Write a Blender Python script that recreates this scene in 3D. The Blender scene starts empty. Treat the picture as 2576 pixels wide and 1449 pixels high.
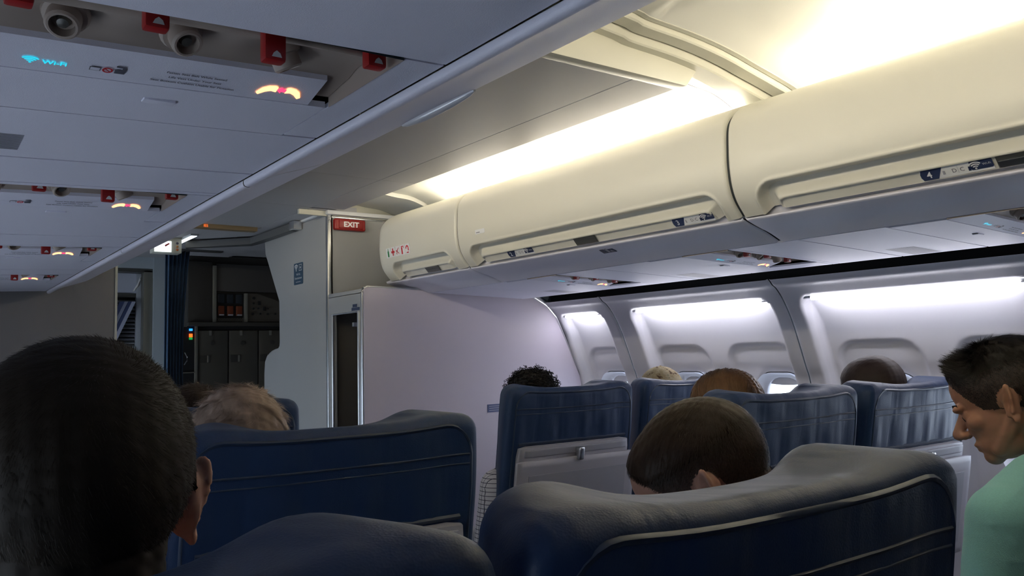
import bpy, bmesh, math, random
import numpy as np
from mathutils import Vector, Matrix

random.seed(7)
RNG = np.random.default_rng(11)
SC = bpy.context.scene
COL = SC.collection
PI = math.pi

# ------------------------------------------------------------------ camera
CAM_LOC = (-1.25, 0.0, 1.25)
CAM_YAW, CAM_PITCH, CAM_ROLL = math.radians(35.95), math.radians(4.52), math.radians(-1.35)
F_PX, IMG_W = 2086.3, 2576.0


def make_camera():
    cy, sy = math.cos(CAM_YAW), math.sin(CAM_YAW)
    r = Vector((cy, -sy, 0)); fw = Vector((sy, cy, 0)); u = Vector((0, 0, 1))
    fw, u = math.cos(CAM_PITCH) * fw + math.sin(CAM_PITCH) * u, math.cos(CAM_PITCH) * u - math.sin(CAM_PITCH) * fw
    r, u = math.cos(CAM_ROLL) * r + math.sin(CAM_ROLL) * u, math.cos(CAM_ROLL) * u - math.sin(CAM_ROLL) * r
    cd = bpy.data.cameras.new('camera')
    co = bpy.data.objects.new('camera', cd)
    COL.objects.link(co)
    m = Matrix((r, u, -fw)).transposed().to_4x4()
    m.translation = Vector(CAM_LOC)
    co.matrix_world = m
    cd.sensor_fit = 'HORIZONTAL'; cd.sensor_width = 36.0
    cd.lens = 36.0 * F_PX / IMG_W
    cd.clip_start = 0.02
    SC.camera = co


make_camera()

# ------------------------------------------------------------------ sky and exposure
SKY_STRENGTH = 5.8
COVE_STRENGTH = 74.0
WASH_STRENGTH = 29.0
world = bpy.data.worlds.new('sky')
SC.world = world
world.use_nodes = True
bgn = world.node_tree.nodes['Background']
bgn.inputs['Color'].default_value = (0.72, 0.84, 1.0, 1)
bgn.inputs['Strength'].default_value = SKY_STRENGTH
SC.view_settings.view_transform = 'Standard'
SC.view_settings.look = 'None'
SC.view_settings.exposure = 0.0
SC.view_settings.gamma = 1.0
SC.view_settings.use_curve_mapping = False

# ------------------------------------------------------------------ materials
MATS = {}


def mat(name, color, rough=0.5, metal=0.0, bump=0.0, bscale=200.0, stretch=(1, 1, 1), var=0.0, vscale=6.0,
        emit=None, estr=0.0, spec=0.5, sheen=0.0, coat=0.0, alpha=1.0, sss=0.0):
    if name in MATS:
        return MATS[name]
    m = bpy.data.materials.new(name)
    m.use_nodes = True
    nt = m.node_tree
    b = nt.nodes['Principled BSDF']
    b.inputs['Base Color'].default_value = (*color, 1)
    b.inputs['Roughness'].default_value = rough
    b.inputs['Metallic'].default_value = metal
    b.inputs['Specular IOR Level'].default_value = spec
    if sheen:
        b.inputs['Sheen Weight'].default_value = sheen
    if coat:
        b.inputs['Coat Weight'].default_value = coat
    if sss:
        b.inputs['Subsurface Weight'].default_value = sss
        b.inputs['Subsurface Radius'].default_value = (0.01, 0.004, 0.002)
    if alpha < 1:
        b.inputs['Alpha'].default_value = alpha
    if emit is not None:
        b.inputs['Emission Color'].default_value = (*emit, 1)
        b.inputs['Emission Strength'].default_value = estr
    tc = nt.nodes.new('ShaderNodeTexCoord')
    mp = nt.nodes.new('ShaderNodeMapping')
    mp.inputs['Scale'].default_value = stretch
    nt.links.new(tc.outputs['Object'], mp.inputs['Vector'])
    if var > 0:
        n = nt.nodes.new('ShaderNodeTexNoise')
        n.inputs['Scale'].default_value = vscale
        n.inputs['Detail'].default_value = 5
        nt.links.new(mp.outputs[0], n.inputs['Vector'])
        mx = nt.nodes.new('ShaderNodeMix'); mx.data_type = 'RGBA'
        mx.inputs['A'].default_value = (*[c * (1 - var) for c in color], 1)
        mx.inputs['B'].default_value = (*[min(1, c * (1 + var)) for c in color], 1)
        nt.links.new(n.outputs['Fac'], mx.inputs['Factor'])
        nt.links.new(mx.outputs['Result'], b.inputs['Base Color'])
    if bump > 0:
        n2 = nt.nodes.new('ShaderNodeTexNoise')
        n2.inputs['Scale'].default_value = bscale
        n2.inputs['Detail'].default_value = 3
        nt.links.new(mp.outputs[0], n2.inputs['Vector'])
        bp = nt.nodes.new('ShaderNodeBump')
        bp.inputs['Strength'].default_value = min(1, bump * 10)
        bp.inputs['Distance'].default_value = 0.002
        nt.links.new(n2.outputs['Fac'], bp.inputs['Height'])
        nt.links.new(bp.outputs['Normal'], b.inputs['Normal'])
    MATS[name] = m
    return m


def leather_mat(name, color):
    m = mat(name, color, rough=0.47, spec=0.30)
    nt = m.node_tree; b = nt.nodes['Principled BSDF']
    tc = nt.nodes.new('ShaderNodeTexCoord')
    mp = nt.nodes.new('ShaderNodeMapping'); mp.inputs['Scale'].default_value = (1.0, 0.5, 0.16)
    mp.inputs['Rotation'].default_value = (0, 0.22, 0)
    nt.links.new(tc.outputs['Object'], mp.inputs['Vector'])
    n = nt.nodes.new('ShaderNodeTexNoise'); n.inputs['Scale'].default_value = 17; n.inputs['Detail'].default_value = 1.5
    n.inputs['Distortion'].default_value = 0.6
    nt.links.new(mp.outputs[0], n.inputs['Vector'])
    g = nt.nodes.new('ShaderNodeTexVoronoi'); g.inputs['Scale'].default_value = 420
    nt.links.new(tc.outputs['Object'], g.inputs['Vector'])
    b1 = nt.nodes.new('ShaderNodeBump'); b1.inputs['Strength'].default_value = 0.26; b1.inputs['Distance'].default_value = 0.02
    nt.links.new(n.outputs['Fac'], b1.inputs['Height'])
    b2 = nt.nodes.new('ShaderNodeBump'); b2.inputs['Strength'].default_value = 0.25; b2.inputs['Distance'].default_value = 0.0006
    nt.links.new(g.outputs['Distance'], b2.inputs['Height'])
    nt.links.new(b1.outputs['Normal'], b2.inputs['Normal'])
    nt.links.new(b2.outputs['Normal'], b.inputs['Normal'])
    return m


M_BIN = mat('bin_plastic', (0.70, 0.675, 0.585), 0.36, bump=0.012, bscale=900)
M_FASCIA = mat('fascia_plastic', (0.80, 0.79, 0.89), 0.42, bump=0.012, bscale=900)
M_PSU = mat('service_panel_plastic', (0.79, 0.79, 0.91), 0.5, bump=0.02, bscale=900)
M_PSUIN = mat('service_recess_taupe', (0.36, 0.30, 0.26), 0.5)
M_DARK = mat('dark_cavity', (0.012, 0.016, 0.018), 0.7)
M_BLACK = mat('black_vent', (0.008, 0.008, 0.009), 0.8)
M_WALL = mat('sidewall_plastic', (0.65, 0.645, 0.69), 0.45, bump=0.012, bscale=900)
M_BULK = mat('bulkhead_laminate', (0.57, 0.52, 0.60), 0.5, bump=0.03, bscale=700, var=0.05, vscale=500)
M_MONU = mat('monument_laminate', (0.42, 0.42, 0.41), 0.45, bump=0.03, bscale=700, var=0.05, vscale=500)
M_CEIL = mat('ceiling_panel', (0.50, 0.49, 0.50), 0.5, bump=0.01, bscale=900)
M_VAULT = mat('vault_plastic', (0.82, 0.80, 0.72), 0.4)
M_TRIMC = mat('cream_trim', (0.62, 0.60, 0.50), 0.4)
M_METAL = mat('aluminium_trim', (0.70, 0.71, 0.72), 0.28, 1.0)
M_DMETAL = mat('dark_metal', (0.20, 0.20, 0.19), 0.4, 0.8)
M_CHROME = mat('chrome', (0.85, 0.85, 0.86), 0.12, 1.0)
M_LEATHER = leather_mat('navy_leather', (0.017, 0.038, 0.098))
M_PIPE = mat('navy_piping', (0.02, 0.035, 0.07), 0.4)
M_TRAY = mat('tray_plastic', (0.40, 0.39, 0.43), 0.45, bump=0.02, bscale=900)
M_TRAYD = mat('tray_recess_plastic', (0.33, 0.33, 0.37), 0.5, bump=0.02, bscale=900)
M_FLOOR = mat('navy_carpet', (0.03, 0.035, 0.05), 0.95, bump=0.1, bscale=400, var=0.3, vscale=90)
M_NAVY = mat('navy_print', (0.020, 0.032, 0.085), 0.4)
M_WHITE = mat('white_print', (0.80, 0.80, 0.80), 0.5)
M_PLAC = mat('placard_white', (0.82, 0.82, 0.81), 0.4)
M_INK = mat('ink_grey', (0.10, 0.10, 0.13), 0.6)
M_RED = mat('red_plastic', (0.36, 0.012, 0.012), 0.4)
M_REDP = mat('red_print', (0.55, 0.02, 0.03), 0.5)
M_GREENP = mat('green_print', (0.02, 0.20, 0.06), 0.5)
M_CYAN = mat('cyan_lit', (0, 0.2, 0.25), 0.5, emit=(0.02, 0.62, 0.80), estr=1.1)
M_AMBER = mat('amber_lit', (0.3, 0.1, 0.05), 0.5, emit=(1.0, 0.42, 0.16), estr=3.2)
M_ARROW = mat('red_lit', (0.3, 0.0, 0.03), 0.5, emit=(1.0, 0.05, 0.16), estr=1.6)
M_ORANGE = mat('orange_lit', (0.3, 0.05, 0), 0.5, emit=(1.0, 0.16, 0.02), estr=1.5)
M_BLUELED = mat('blue_lit', (0, 0.1, 0.3), 0.5, emit=(0.03, 0.35, 1.0), estr=1.6)
M_REDLED = mat('red_led', (0.3, 0, 0), 0.5, emit=(1.0, 0.09, 0.01), estr=3.0)
M_GRNLED = mat('green_lit', (0, 0.3, 0.05), 0.5, emit=(0.02, 0.55, 0.10), estr=0.6)
M_COVE = mat('cove_tube', (1, 1, 1), 0.5, emit=(1.0, 0.92, 0.76), estr=COVE_STRENGTH)
M_WASH = mat('wash_tube', (1, 1, 1), 0.5, emit=(0.94, 0.93, 1.0), estr=WASH_STRENGTH)
M_FIXT = mat('fixture_lens', (1, 1, 1), 0.5, emit=(0.85, 0.95, 1.0), estr=1.3)
M_GALLEY = mat('galley_shaded_laminate', (0.045, 0.040, 0.034), 0.5, bump=0.02, bscale=700)  # shade over the aft-facing galley is put into this dark base colour
M_GALLEYL = mat('galley_aluminium', (0.30, 0.29, 0.25), 0.4, 0.6)
M_CURTAIN = mat('blue_curtain', (0.035, 0.085, 0.17), 0.85, bump=0.05, bscale=600, sheen=0.2)
M_SKIN = mat('skin_fair', (0.50, 0.27, 0.19), 0.5, sss=0.12, var=0.10, vscale=30)
M_SKIN2 = mat('skin_tan', (0.42, 0.21, 0.13), 0.5, sss=0.12, var=0.12, vscale=30)
M_SKIN3 = mat('skin_brown', (0.12, 0.06, 0.04), 0.45, sss=0.08, var=0.10, vscale=30)
M_GLASS = mat('window_glass', (0.95, 0.97, 1.0), 0.05)


def glass_fix():
    nt = M_GLASS.node_tree
    out = nt.nodes['Material Output']
    t = nt.nodes.new('ShaderNodeBsdfTransparent'); g = nt.nodes.new('ShaderNodeBsdfGlossy')
    g.inputs['Roughness'].default_value = 0.05
    mx = nt.nodes.new('ShaderNodeMixShader'); mx.inputs[0].default_value = 0.06
    nt.links.new(t.outputs[0], mx.inputs[1]); nt.links.new(g.outputs[0], mx.inputs[2])
    nt.links.new(mx.outputs[0], out.inputs['Surface'])


glass_fix()

# ------------------------------------------------------------------ object helpers


def tag(o, label=None, cat=None, group=None, kind=None):
    if label: o['label'] = label
    if cat: o['category'] = cat
    if group: o['group'] = group
    if kind: o['kind'] = kind
    return o


def wloc(p):
    v = Vector((0, 0, 0))
    while p is not None:
        v = v + p.location
        p = p.parent
    return v


def empty(name, loc, label=None, cat=None, group=None, kind=None, rz=0.0, parent=None):
    o = bpy.data.objects.new(name, None)
    COL.objects.link(o)
    o.empty_display_size = 0.05
    o.location = Vector(loc) - (wloc(parent) if parent else Vector((0, 0, 0)))
    o.rotation_euler = (0, 0, rz)
    o.parent = parent
    return tag(o, label, cat, group, kind)


def obj(name, verts, faces, m, parent=None, smooth=False, local=False, angle=None):
    """world-space vertices become one mesh object (relative to its parent)"""
    me = bpy.data.meshes.new(name)
    v = np.asarray(verts, dtype=float).reshape(-1, 3)
    if parent is not None and not local:
        v = v - np.array(wloc(parent))
    me.from_pydata(v.tolist(), [], faces if isinstance(faces, list) else faces.tolist())
    me.update()
    if m is not None:
        me.materials.append(m)
    if smooth:
        me.polygons.foreach_set('use_smooth', [True] * len(me.polygons))
        if angle is not None:
            try:
                me.set_sharp_from_angle(angle=math.radians(angle))
            except Exception:
                pass
    o = bpy.data.objects.new(name, me)
    COL.objects.link(o)
    o.parent = parent
    return o


def from_bm(name, bm, m, parent=None, smooth=False, local=False, angle=35):
    bm.verts.ensure_lookup_table()
    bmesh.ops.recalc_face_normals(bm, faces=bm.faces[:])
    bm.verts.index_update()
    v = [tuple(x.co) for x in bm.verts]
    f = [[y.index for y in x.verts] for x in bm.faces]
    bm.free()
    return obj(name, v, f, m, parent, smooth, local, angle if smooth else None)


def rbox(name, lo, hi, m, parent=None, bevel=0.0, seg=2, local=False, rot=None, org=None, smooth=None):
    """bevelled box between two corners; rot (3x3) about org"""
    bm = bmesh.new()
    bmesh.ops.create_cube(bm, size=1)
    lo = Vector(lo); hi = Vector(hi)
    for v in bm.verts:
        v.co = Vector(((lo[i] + hi[i]) / 2 + v.co[i] * (hi[i] - lo[i])) for i in range(3))
    if bevel > 0:
        bmesh.ops.bevel(bm, geom=bm.edges[:], offset=bevel, segments=seg, affect='EDGES', profile=0.6)
    if rot is not None:
        og = Vector(org)
        for v in bm.verts:
            v.co = og + rot @ (v.co - og)
    return from_bm(name, bm, m, parent, smooth=(bevel > 0 if smooth is None else smooth), local=local)


def prism(name, poly, axis, a, b, m, parent=None, bevel=0.0, smooth=False):
    """2D polygon extruded along an axis ('x': poly=(y,z); 'y': poly=(x,z); 'z': poly=(x,y))"""
    bm = bmesh.new()

    def P(p, t):
        return {'x': (t, p[0], p[1]), 'y': (p[0], t, p[1]), 'z': (p[0], p[1], t)}[axis]
    A = [bm.verts.new(P(p, a)) for p in poly]
    B = [bm.verts.new(P(p, b)) for p in poly]
    n = len(poly)
    bm.faces.new(A); bm.faces.new(B[::-1])
    for i in range(n):
        bm.faces.new((A[i], B[i], B[(i + 1) % n], A[(i + 1) % n]))
    if bevel > 0:
        es = [e for e in bm.edges]
        bmesh.ops.bevel(bm, geom=es, offset=bevel, segments=2, affect='EDGES', profile=0.6)
    return from_bm(name, bm, m, parent, smooth=smooth or bevel > 0)


def tube(name, pts, r, m, parent=None, closed=False, n=8, local=False):
    pts = [Vector(p) for p in pts]
    k = len(pts)
    vs, fs = [], []
    up = Vector((0.13, 0.21, 0.97))
    for i, p in enumerate(pts):
        if closed:
            d = pts[(i + 1) % k] - pts[i - 1]
        else:
            d = pts[min(i + 1, k - 1)] - pts[max(i - 1, 0)]
        d.normalize()
        a = d.cross(up)
        if a.length < 1e-3: a = d.cross(Vector((1, 0, 0)))
        a.normalize(); b = d.cross(a)
        rr = r[i] if isinstance(r, (list, tuple)) else r
        for j in range(n):
            t = 2 * PI * j / n
            vs.append(p + a * math.cos(t) * rr + b * math.sin(t) * rr)
    for i in range(k if closed else k - 1):
        i2 = (i + 1) % k
        for j in range(n):
            j2 = (j + 1) % n
            fs.append([i * n + j, i * n + j2, i2 * n + j2, i2 * n + j])
    if not closed:
        fs.append(list(range(n))[::-1]); fs.append([(k - 1) * n + j for j in range(n)])
    return obj(name, [tuple(v) for v in vs], fs, m, parent, True, local, 50)


def lathe(name, prof, org, axis, m, parent=None, n=20, local=False):
    """prof = [(r, t)] revolved about axis direction from org"""
    ax = Vector(axis).normalized()
    a = ax.cross(Vector((0.3, 0.2, 0.9)))
    if a.length < 1e-3: a = ax.cross(Vector((1, 0, 0)))
    a.normalize(); b = ax.cross(a)
    vs, fs = [], []
    for r, t in prof:
        for j in range(n):
            q = 2 * PI * j / n
            vs.append(tuple(Vector(org) + ax * t + (a * math.cos(q) + b * math.sin(q)) * r))
    for i in range(len(prof) - 1):
        for j in range(n):
            j2 = (j + 1) % n
            fs.append([i * n + j, i * n + j2, (i + 1) * n + j2, (i + 1) * n + j])
    fs.append(list(range(n))[::-1]); fs.append([(len(prof) - 1) * n + j for j in range(n)])
    return obj(name, vs, fs, m, parent, True, local, 40)


def grid(name, P, m, parent=None, mask=None, smooth=True, local=False, flip=False):
    """P: (nu, nv, 3) array of points; mask (nu-1, nv-1) True = keep"""
    nu, nv, _ = P.shape
    i, j = np.meshgrid(np.arange(nu - 1), np.arange(nv - 1), indexing='ij')
    q = np.stack([i * nv + j, (i + 1) * nv + j, (i + 1) * nv + j + 1, i * nv + j + 1], -1)
    if flip: q = q[..., ::-1]
    q = q[mask] if mask is not None else q.reshape(-1, 4)
    used = np.unique(q)
    remap = -np.ones(nu * nv, int); remap[used] = np.arange(len(used))
    return obj(name, P.reshape(-1, 3)[used], remap[q].tolist(), m, parent, smooth, local)


def spline(pts, n):
    """Catmull-Rom through 2D points, resampled evenly to n points"""
    p = np.asarray(pts, float)
    q = np.vstack([2 * p[0] - p[1], p, 2 * p[-1] - p[-2]])
    out = []
    for k in range(len(p) - 1):
        t = np.linspace(0, 1, 24, endpoint=False)[:, None]
        a, b, c, d = q[k], q[k + 1], q[k + 2], q[k + 3]
        out.append(0.5 * (2 * b + (c - a) * t + (2 * a - 5 * b + 4 * c - d) * t ** 2 + (3 * b - a - 3 * c + d) * t ** 3))
    out = np.vstack(out + [p[-1:]])
    s = np.concatenate([[0], np.cumsum(np.hypot(*np.diff(out, axis=0).T))])
    t = np.linspace(0, s[-1], n)
    return np.stack([np.interp(t, s, out[:, 0]), np.interp(t, s, out[:, 1])], 1), t


def ss(a, b, x):
    t = np.clip((x - a) / (b - a), 0, 1)
    return t * t * (3 - 2 * t)


def rrect_sdf(x, y, x0, x1, y0, y1, r):
    """positive inside"""
    cx, cy = (x0 + x1) / 2, (y0 + y1) / 2
    qx = np.abs(x - cx) - ((x1 - x0) / 2 - r); qy = np.abs(y - cy) - ((y1 - y0) / 2 - r)
    return -(np.hypot(np.maximum(qx, 0), np.maximum(qy, 0)) + np.minimum(np.maximum(qx, qy), 0) - r)


def rr_poly(x0, x1, y0, y1, r, n=6):
    out = []
    for cx, cy, a0 in ((x1 - r, y1 - r, 0), (x0 + r, y1 - r, PI / 2), (x0 + r, y0 + r, PI), (x1 - r, y0 + r, 1.5 * PI)):
        for k in range(n + 1):
            a = a0 + PI / 2 * k / n
            out.append((cx + r * math.cos(a), cy + r * math.sin(a)))
    return out


class Decal:
    """flat print laid on a surface: frame origin O, right R, up U"""

    def __init__(self, O, R, U, parent, lift=0.0006):
        self.O = Vector(O); self.R = Vector(R).normalized(); self.U = Vector(U).normalized()
        self.N = self.R.cross(self.U).normalized(); self.parent = parent; self.lift = lift

    def pt(self, x, y, z=0.0):
        return tuple(self.O + self.R * x + self.U * y + self.N * (self.lift + z))

    def poly(self, name, pts, m, z=0.0, parent=None, thick=0.0006):
        n = len(pts)
        v = [self.pt(x, y, z + thick) for x, y in pts] + [self.pt(x, y, z - self.lift) for x, y in pts]
        f = [list(range(n))] + [[i, (i + n), ((i + 1) % n) + n, (i + 1) % n] for i in range(n)]
        return obj(name, v, f, m, parent or self.parent)

    def rect(self, name, x, y, w, h, m, z=0.0, parent=None, r=0.0):
        pts = rr_poly(x, x + w, y, y + h, r, 4) if r > 0 else [(x, y), (x + w, y), (x + w, y + h), (x, y + h)]
        return self.poly(name, pts, m, z, parent)

    def multi(self, name, polys, m, z=0.0, parent=None):
        v, f = [], []
        for pts in polys:
            b = len(v)
            v += [self.pt(x, y, z + 0.0006) for x, y in pts]
            f.append(list(range(b, b + len(pts))))
        return obj(name, v, f, m, parent or self.parent)

    def arc_polys(self, cx, cy, r0, r1, a0, a1, n=10):
        out = []
        for k in range(n):
            t0 = a0 + (a1 - a0) * k / n; t1 = a0 + (a1 - a0) * (k + 1) / n
            out.append([(cx + r0 * math.cos(t0), cy + r0 * math.sin(t0)), (cx + r1 * math.cos(t0), cy + r1 * math.sin(t0)),
                        (cx + r1 * math.cos(t1), cy + r1 * math.sin(t1)), (cx + r0 * math.cos(t1), cy + r0 * math.sin(t1))])
        return out

    def wifi(self, name, cx, cy, s, m, z=0.0, parent=None):
        P = []
        for k, (a, b) in enumerate(((0.30, 0.46), (0.58, 0.75), (0.86, 1.03))):
            P += self.arc_polys(cx, cy, a * s, b * s, PI * 0.25, PI * 0.75, 8)
        P.append([(cx + 0.13 * s * math.cos(t), cy + 0.06 * s + 0.13 * s * math.sin(t)) for t in np.linspace(0, 2 * PI, 12)[:-1]])
        return self.multi(name, P, m, z, parent)

    def text(self, name, body, x, y, size, m, z=0.0, parent=None, align='LEFT', sx=1.0, bold=0.0, space=1.0):
        cu = bpy.data.curves.new('text', 'FONT')
        cu.body = body; cu.size = size; cu.align_x = align; cu.fill_mode = 'FRONT'
        cu.offset = bold; cu.space_line = space; cu.resolution_u = 3
        to = bpy.data.objects.new('text', cu); COL.objects.link(to)
        dg = bpy.context.evaluated_depsgraph_get()
        me = bpy.data.meshes.new_from_object(to.evaluated_get(dg))
        v = [self.pt(x + q.co.x * sx, y + q.co.y, z + 0.0006) for q in me.vertices]
        f = [list(p.vertices) for p in me.polygons]
        bpy.data.objects.remove(to); bpy.data.curves.remove(cu); bpy.data.meshes.remove(me)
        return obj(name, v, f, m, parent or self.parent)


# ------------------------------------------------------------------ key dimensions (metres; aisle centre X=0, floor Z=0, +Y forward)
WALL_PROF = [(1.512, 1.519), (1.552, 1.490), (1.60, 1.44), (1.65, 1.36), (1.69, 1.27), (1.73, 1.17), (1.755, 1.108),
             (1.785, 0.95), (1.79, 0.80), (1.78, 0.60), (1.74, 0.30), (1.66, 0.0)]
BULK_Y = 3.52
Y_REAR, Y_FRONT = -2.6, 8.2
PSU_IN, PSU_OUT = 0.80, 1.36
PSU_Z, PSU_TILT = 1.555, 0.035


def psu_z(x):
    return PSU_Z - PSU_TILT * (abs(x) - PSU_IN)


# ------------------------------------------------------------------ setting: floor, shell, walls
floor_o = rbox('floor', (-1.9, Y_REAR, -0.05), (1.9, Y_FRONT, 0.0), M_FLOOR)
tag(floor_o, 'dark blue carpeted cabin floor', None, kind='structure')
shell = [(1.61, 1.46), (1.66, 1.56), (1.62, 1.75), (1.42, 2.02), (1.05, 2.25), (0.6, 2.38), (0, 2.42)]
shell = shell + [(-x, z) for x, z in shell[-2::-1]]
SP = np.array([[(x, y, z) for x, z in shell] for y in (Y_REAR, Y_FRONT)])
tag(grid('ceiling', SP, M_DARK), 'dark fuselage shell above the ceiling panels', kind='structure')
rbox('wall_rear', (-1.9, Y_REAR - 0.05, 0), (1.9, Y_REAR, 2.45), M_FLOOR)['kind'] = 'structure'
rbox('wall_front', (-1.9, Y_FRONT, 0), (1.9, Y_FRONT + 0.05, 2.45), M_DARK)['kind'] = 'structure'

# right wall: one root, sculpted panels with windows
wall_r = empty('wall_right', (1.75, 0, 0), 'white curved sidewall with lit recesses and oval windows', kind='structure')
prof, sarc = spline(WALL_PROF, 190)
tang = np.gradient(prof, axis=0); tang /= np.hypot(*tang.T)[:, None]
# outward normal (away from the cabin)
pnorm = np.stack([-tang[:, 1], tang[:, 0]], 1)
pnorm *= np.sign(pnorm[:, :1] + 1e-9)


def wall_point(y, z, out=0.0):
    k = np.interp(-z, -prof[:, 1], np.arange(len(prof)))
    x = np.interp(k, np.arange(len(prof)), prof[:, 0])
    n = np.array([np.interp(k, np.arange(len(prof)), pnorm[:, 0]), np.interp(k, np.arange(len(prof)), pnorm[:, 1])])
    return (x + n[0] * out, y, z + n[1] * out)


WIN_Z0, WIN_Z1 = 0.78, 1.122
WIN_W = 0.25


def side_panel(y0, y1, bays, wins, pads):
    ny = max(8, int((y1 - y0) / 0.009))
    ys = np.linspace(y0, y1, ny)
    Z = prof[:, 1]
    YY, ZZ = np.meshgrid(ys, Z, indexing='ij')
    d = np.zeros_like(YY)
    for b0, b1 in bays:
        e = rrect_sdf(YY, ZZ, b0, b1, 0.35, 1.452, 0.05)
        wdt = 0.034 - 0.020 * ss(1.30, 1.44, ZZ)
        d += 0.050 * ss(0.0, 1.0, e / wdt)
    for c0, c1 in pads:
        e = rrect_sdf(YY, ZZ, c0, c1, 0.60, 1.250, 0.09)
        d += 0.014 * ss(-0.004, 0.016, e)
    mask = None
    keep = np.ones((ny - 1, len(Z) - 1), bool)
    for w in wins:
        e = rrect_sdf(YY, ZZ, w - WIN_W / 2, w + WIN_W / 2, WIN_Z0, WIN_Z1, 0.085)
        d += 0.012 * ss(-0.02, 0.004, e)
        ec = (e[:-1, :-1] + e[1:, :-1] + e[:-1, 1:] + e[1:, 1:]) / 4
        keep &= ec < 0.004
    # rolled edges at the seams
    for t in (YY - y0, y1 - YY):
        d += 0.004 * (1 - ss(0, 0.006, t))
    # top roll
    d += -0.005 * np.exp(-((ZZ - 1.500) / 0.009) ** 2)
    X = prof[None, :, 0] + pnorm[None, :, 0] * d
    Zf = ZZ + pnorm[None, :, 1] * d
    P = np.stack([X, YY, Zf], -1)
    return grid('sidewall_panel', P, M_WALL, wall_r, keep)


WINS = [3.28, 2.765, 2.255, 1.75, 1.245, 0.74, 0.235]
PADS = [(3.155, 3.455), (2.60, 2.95), (2.135, 2.50), (1.59, 1.945), (1.125, 1.485), (0.57, 0.93), (0.10, 0.46)]
SEAMS = [-1.0, 1.06, 2.07, 3.08, 3.60]
side_panel(3.083, 3.60, [(3.16, 3.50)], [WINS[0]], [PADS[0]])
side_panel(2.073, 3.077, [(2.135, 2.965)], WINS[1:3], PADS[1:3])
side_panel(1.063, 2.067, [(1.13, 2.0)], WINS[3:5], PADS[3:5])
side_panel(0.05, 1.057, [(0.11, 0.99)], WINS[5:7], PADS[5:7])
side_panel(Y_REAR, 0.047, [], [], [])
side_panel(3.60, Y_FRONT, [], [], [])
# dark backing behind the panel seams
grid('seam_backing', np.array([[(p[0] + 0.012, y, p[1]) for p in prof[:120:6]] for y in (3.060, 3.10)]), M_DARK, wall_r)
grid('seam_backing', np.array([[(p[0] + 0.012, y, p[1]) for p in prof[:120:6]] for y in (2.05, 2.09)]), M_DARK, wall_r)
grid('seam_backing', np.array([[(p[0] + 0.012, y, p[1]) for p in prof[:120:6]] for y in (1.04, 1.08)]), M_DARK, wall_r)


def window(n, yc):
    root = empty('window_%d' % n, wall_point(yc, 0.95), 'oval cabin window glowing white in the right sidewall, number %d from the bulkhead' % n, kind='structure')
    # frame tunnel
    rings = []
    for out, grow in ((0.040, 0.004), (0.075, -0.012), (0.080, -0.022), (0.105, -0.026), (0.16, -0.02)):
        pts = rr_poly(yc - WIN_W / 2 - grow, yc + WIN_W / 2 + grow, WIN_Z0 - grow, WIN_Z1 + grow, 0.085, 8)
        rings.append([wall_point(p[0], p[1], out) for p in pts])
    k = len(rings[0])
    v = [p for r in rings for p in r]
    f = [[a * k + i, a * k + (i + 1) % k, (a + 1) * k + (i + 1) % k, (a + 1) * k + i] for a in range(len(rings) - 1) for i in range(k)]
    obj('window_frame', v, f, M_WALL, root, True)
    g = [wall_point(p[0], p[1], 0.105) for p in rr_poly(yc - WIN_W / 2, yc + WIN_W / 2, WIN_Z0, WIN_Z1, 0.085, 8)]
    obj('pane', g, [list(range(len(g)))], M_GLASS, root)
    # half-raised shade edge at the top
    sh = []
    for zz in (WIN_Z1 + 0.01, WIN_Z1 - 0.045):
        sh.append([wall_point(y, zz - 0.012 * (1 - ((y - yc) / 0.12) ** 2) * (zz < WIN_Z1), 0.092) for y in np.linspace(yc - 0.12, yc + 0.12, 12)])
    grid('window_shade', np.array(sh), M_WALL, root)
    # dark seal line round the opening
    tube('seal', [wall_point(p[0], p[1], 0.058) for p in rr_poly(yc - WIN_W / 2 - 0.003, yc + WIN_W / 2 + 0.003, WIN_Z0 - 0.003, WIN_Z1 + 0.003, 0.085, 8)], 0.0022, M_DARK, root, closed=True, n=6)


for i, w in enumerate(WINS):
    window(i + 1, w)


def wash_light(y0, y1, label):
    z = 1.437
    root = empty('wash_light', wall_point((y0 + y1) / 2, z, 0.03), label, 'light', 'sidewall wash lights')
    pts = [wall_point(y, z, 0.005) for y in (y0 + 0.05, y1 - 0.05)]
    tube('lamp_tube', pts, 0.0085, M_WASH, root, n=10)
    for y in (y0 + 0.025, y1 - 0.025):
        p = wall_point(y, z, 0.021)
        lathe('end_cap', [(0.001, -0.022), (0.011, -0.018), (0.011, 0.018), (0.001, 0.022)], p, (0, 1, 0), M_METAL, root, 12)


wash_light(3.165, 3.495, 'short cool white strip light above the window beside the bulkhead')
wash_light(2.14, 2.96, 'cool white strip light above the sidewall recess behind the camouflage cap')
wash_light(1.14, 1.99, 'long bright strip light above the sidewall recess behind the shaved head')
wash_light(0.50, 0.98, 'sidewall strip light at the right edge beyond the spiky haired person')

# black return-air gap along the top of the sidewall
tr = empty('trim_1', (1.43, 1.0, 1.55), 'long black air gap between service panels and sidewall', kind='structure')
gp = [(1.358, 1.537), (1.358, 1.575), (1.40, 1.60), (1.56, 1.60), (1.56, 1.512)]
grid('air_channel', np.array([[(x, y, z) for x, z in gp] for y in (Y_REAR, BULK_Y)]), M_BLACK, tr, smooth=False)
for k in range(60):
    y = 0.9 + k * 0.042
    if y < BULK_Y - 0.05:
        obj('vent_slat', [(1.40, y, 1.565), (1.52, y, 1.565), (1.52, y + 0.004, 1.575), (1.40, y + 0.004, 1.575)], [[0, 1, 2, 3]], M_DARK, tr)

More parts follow.
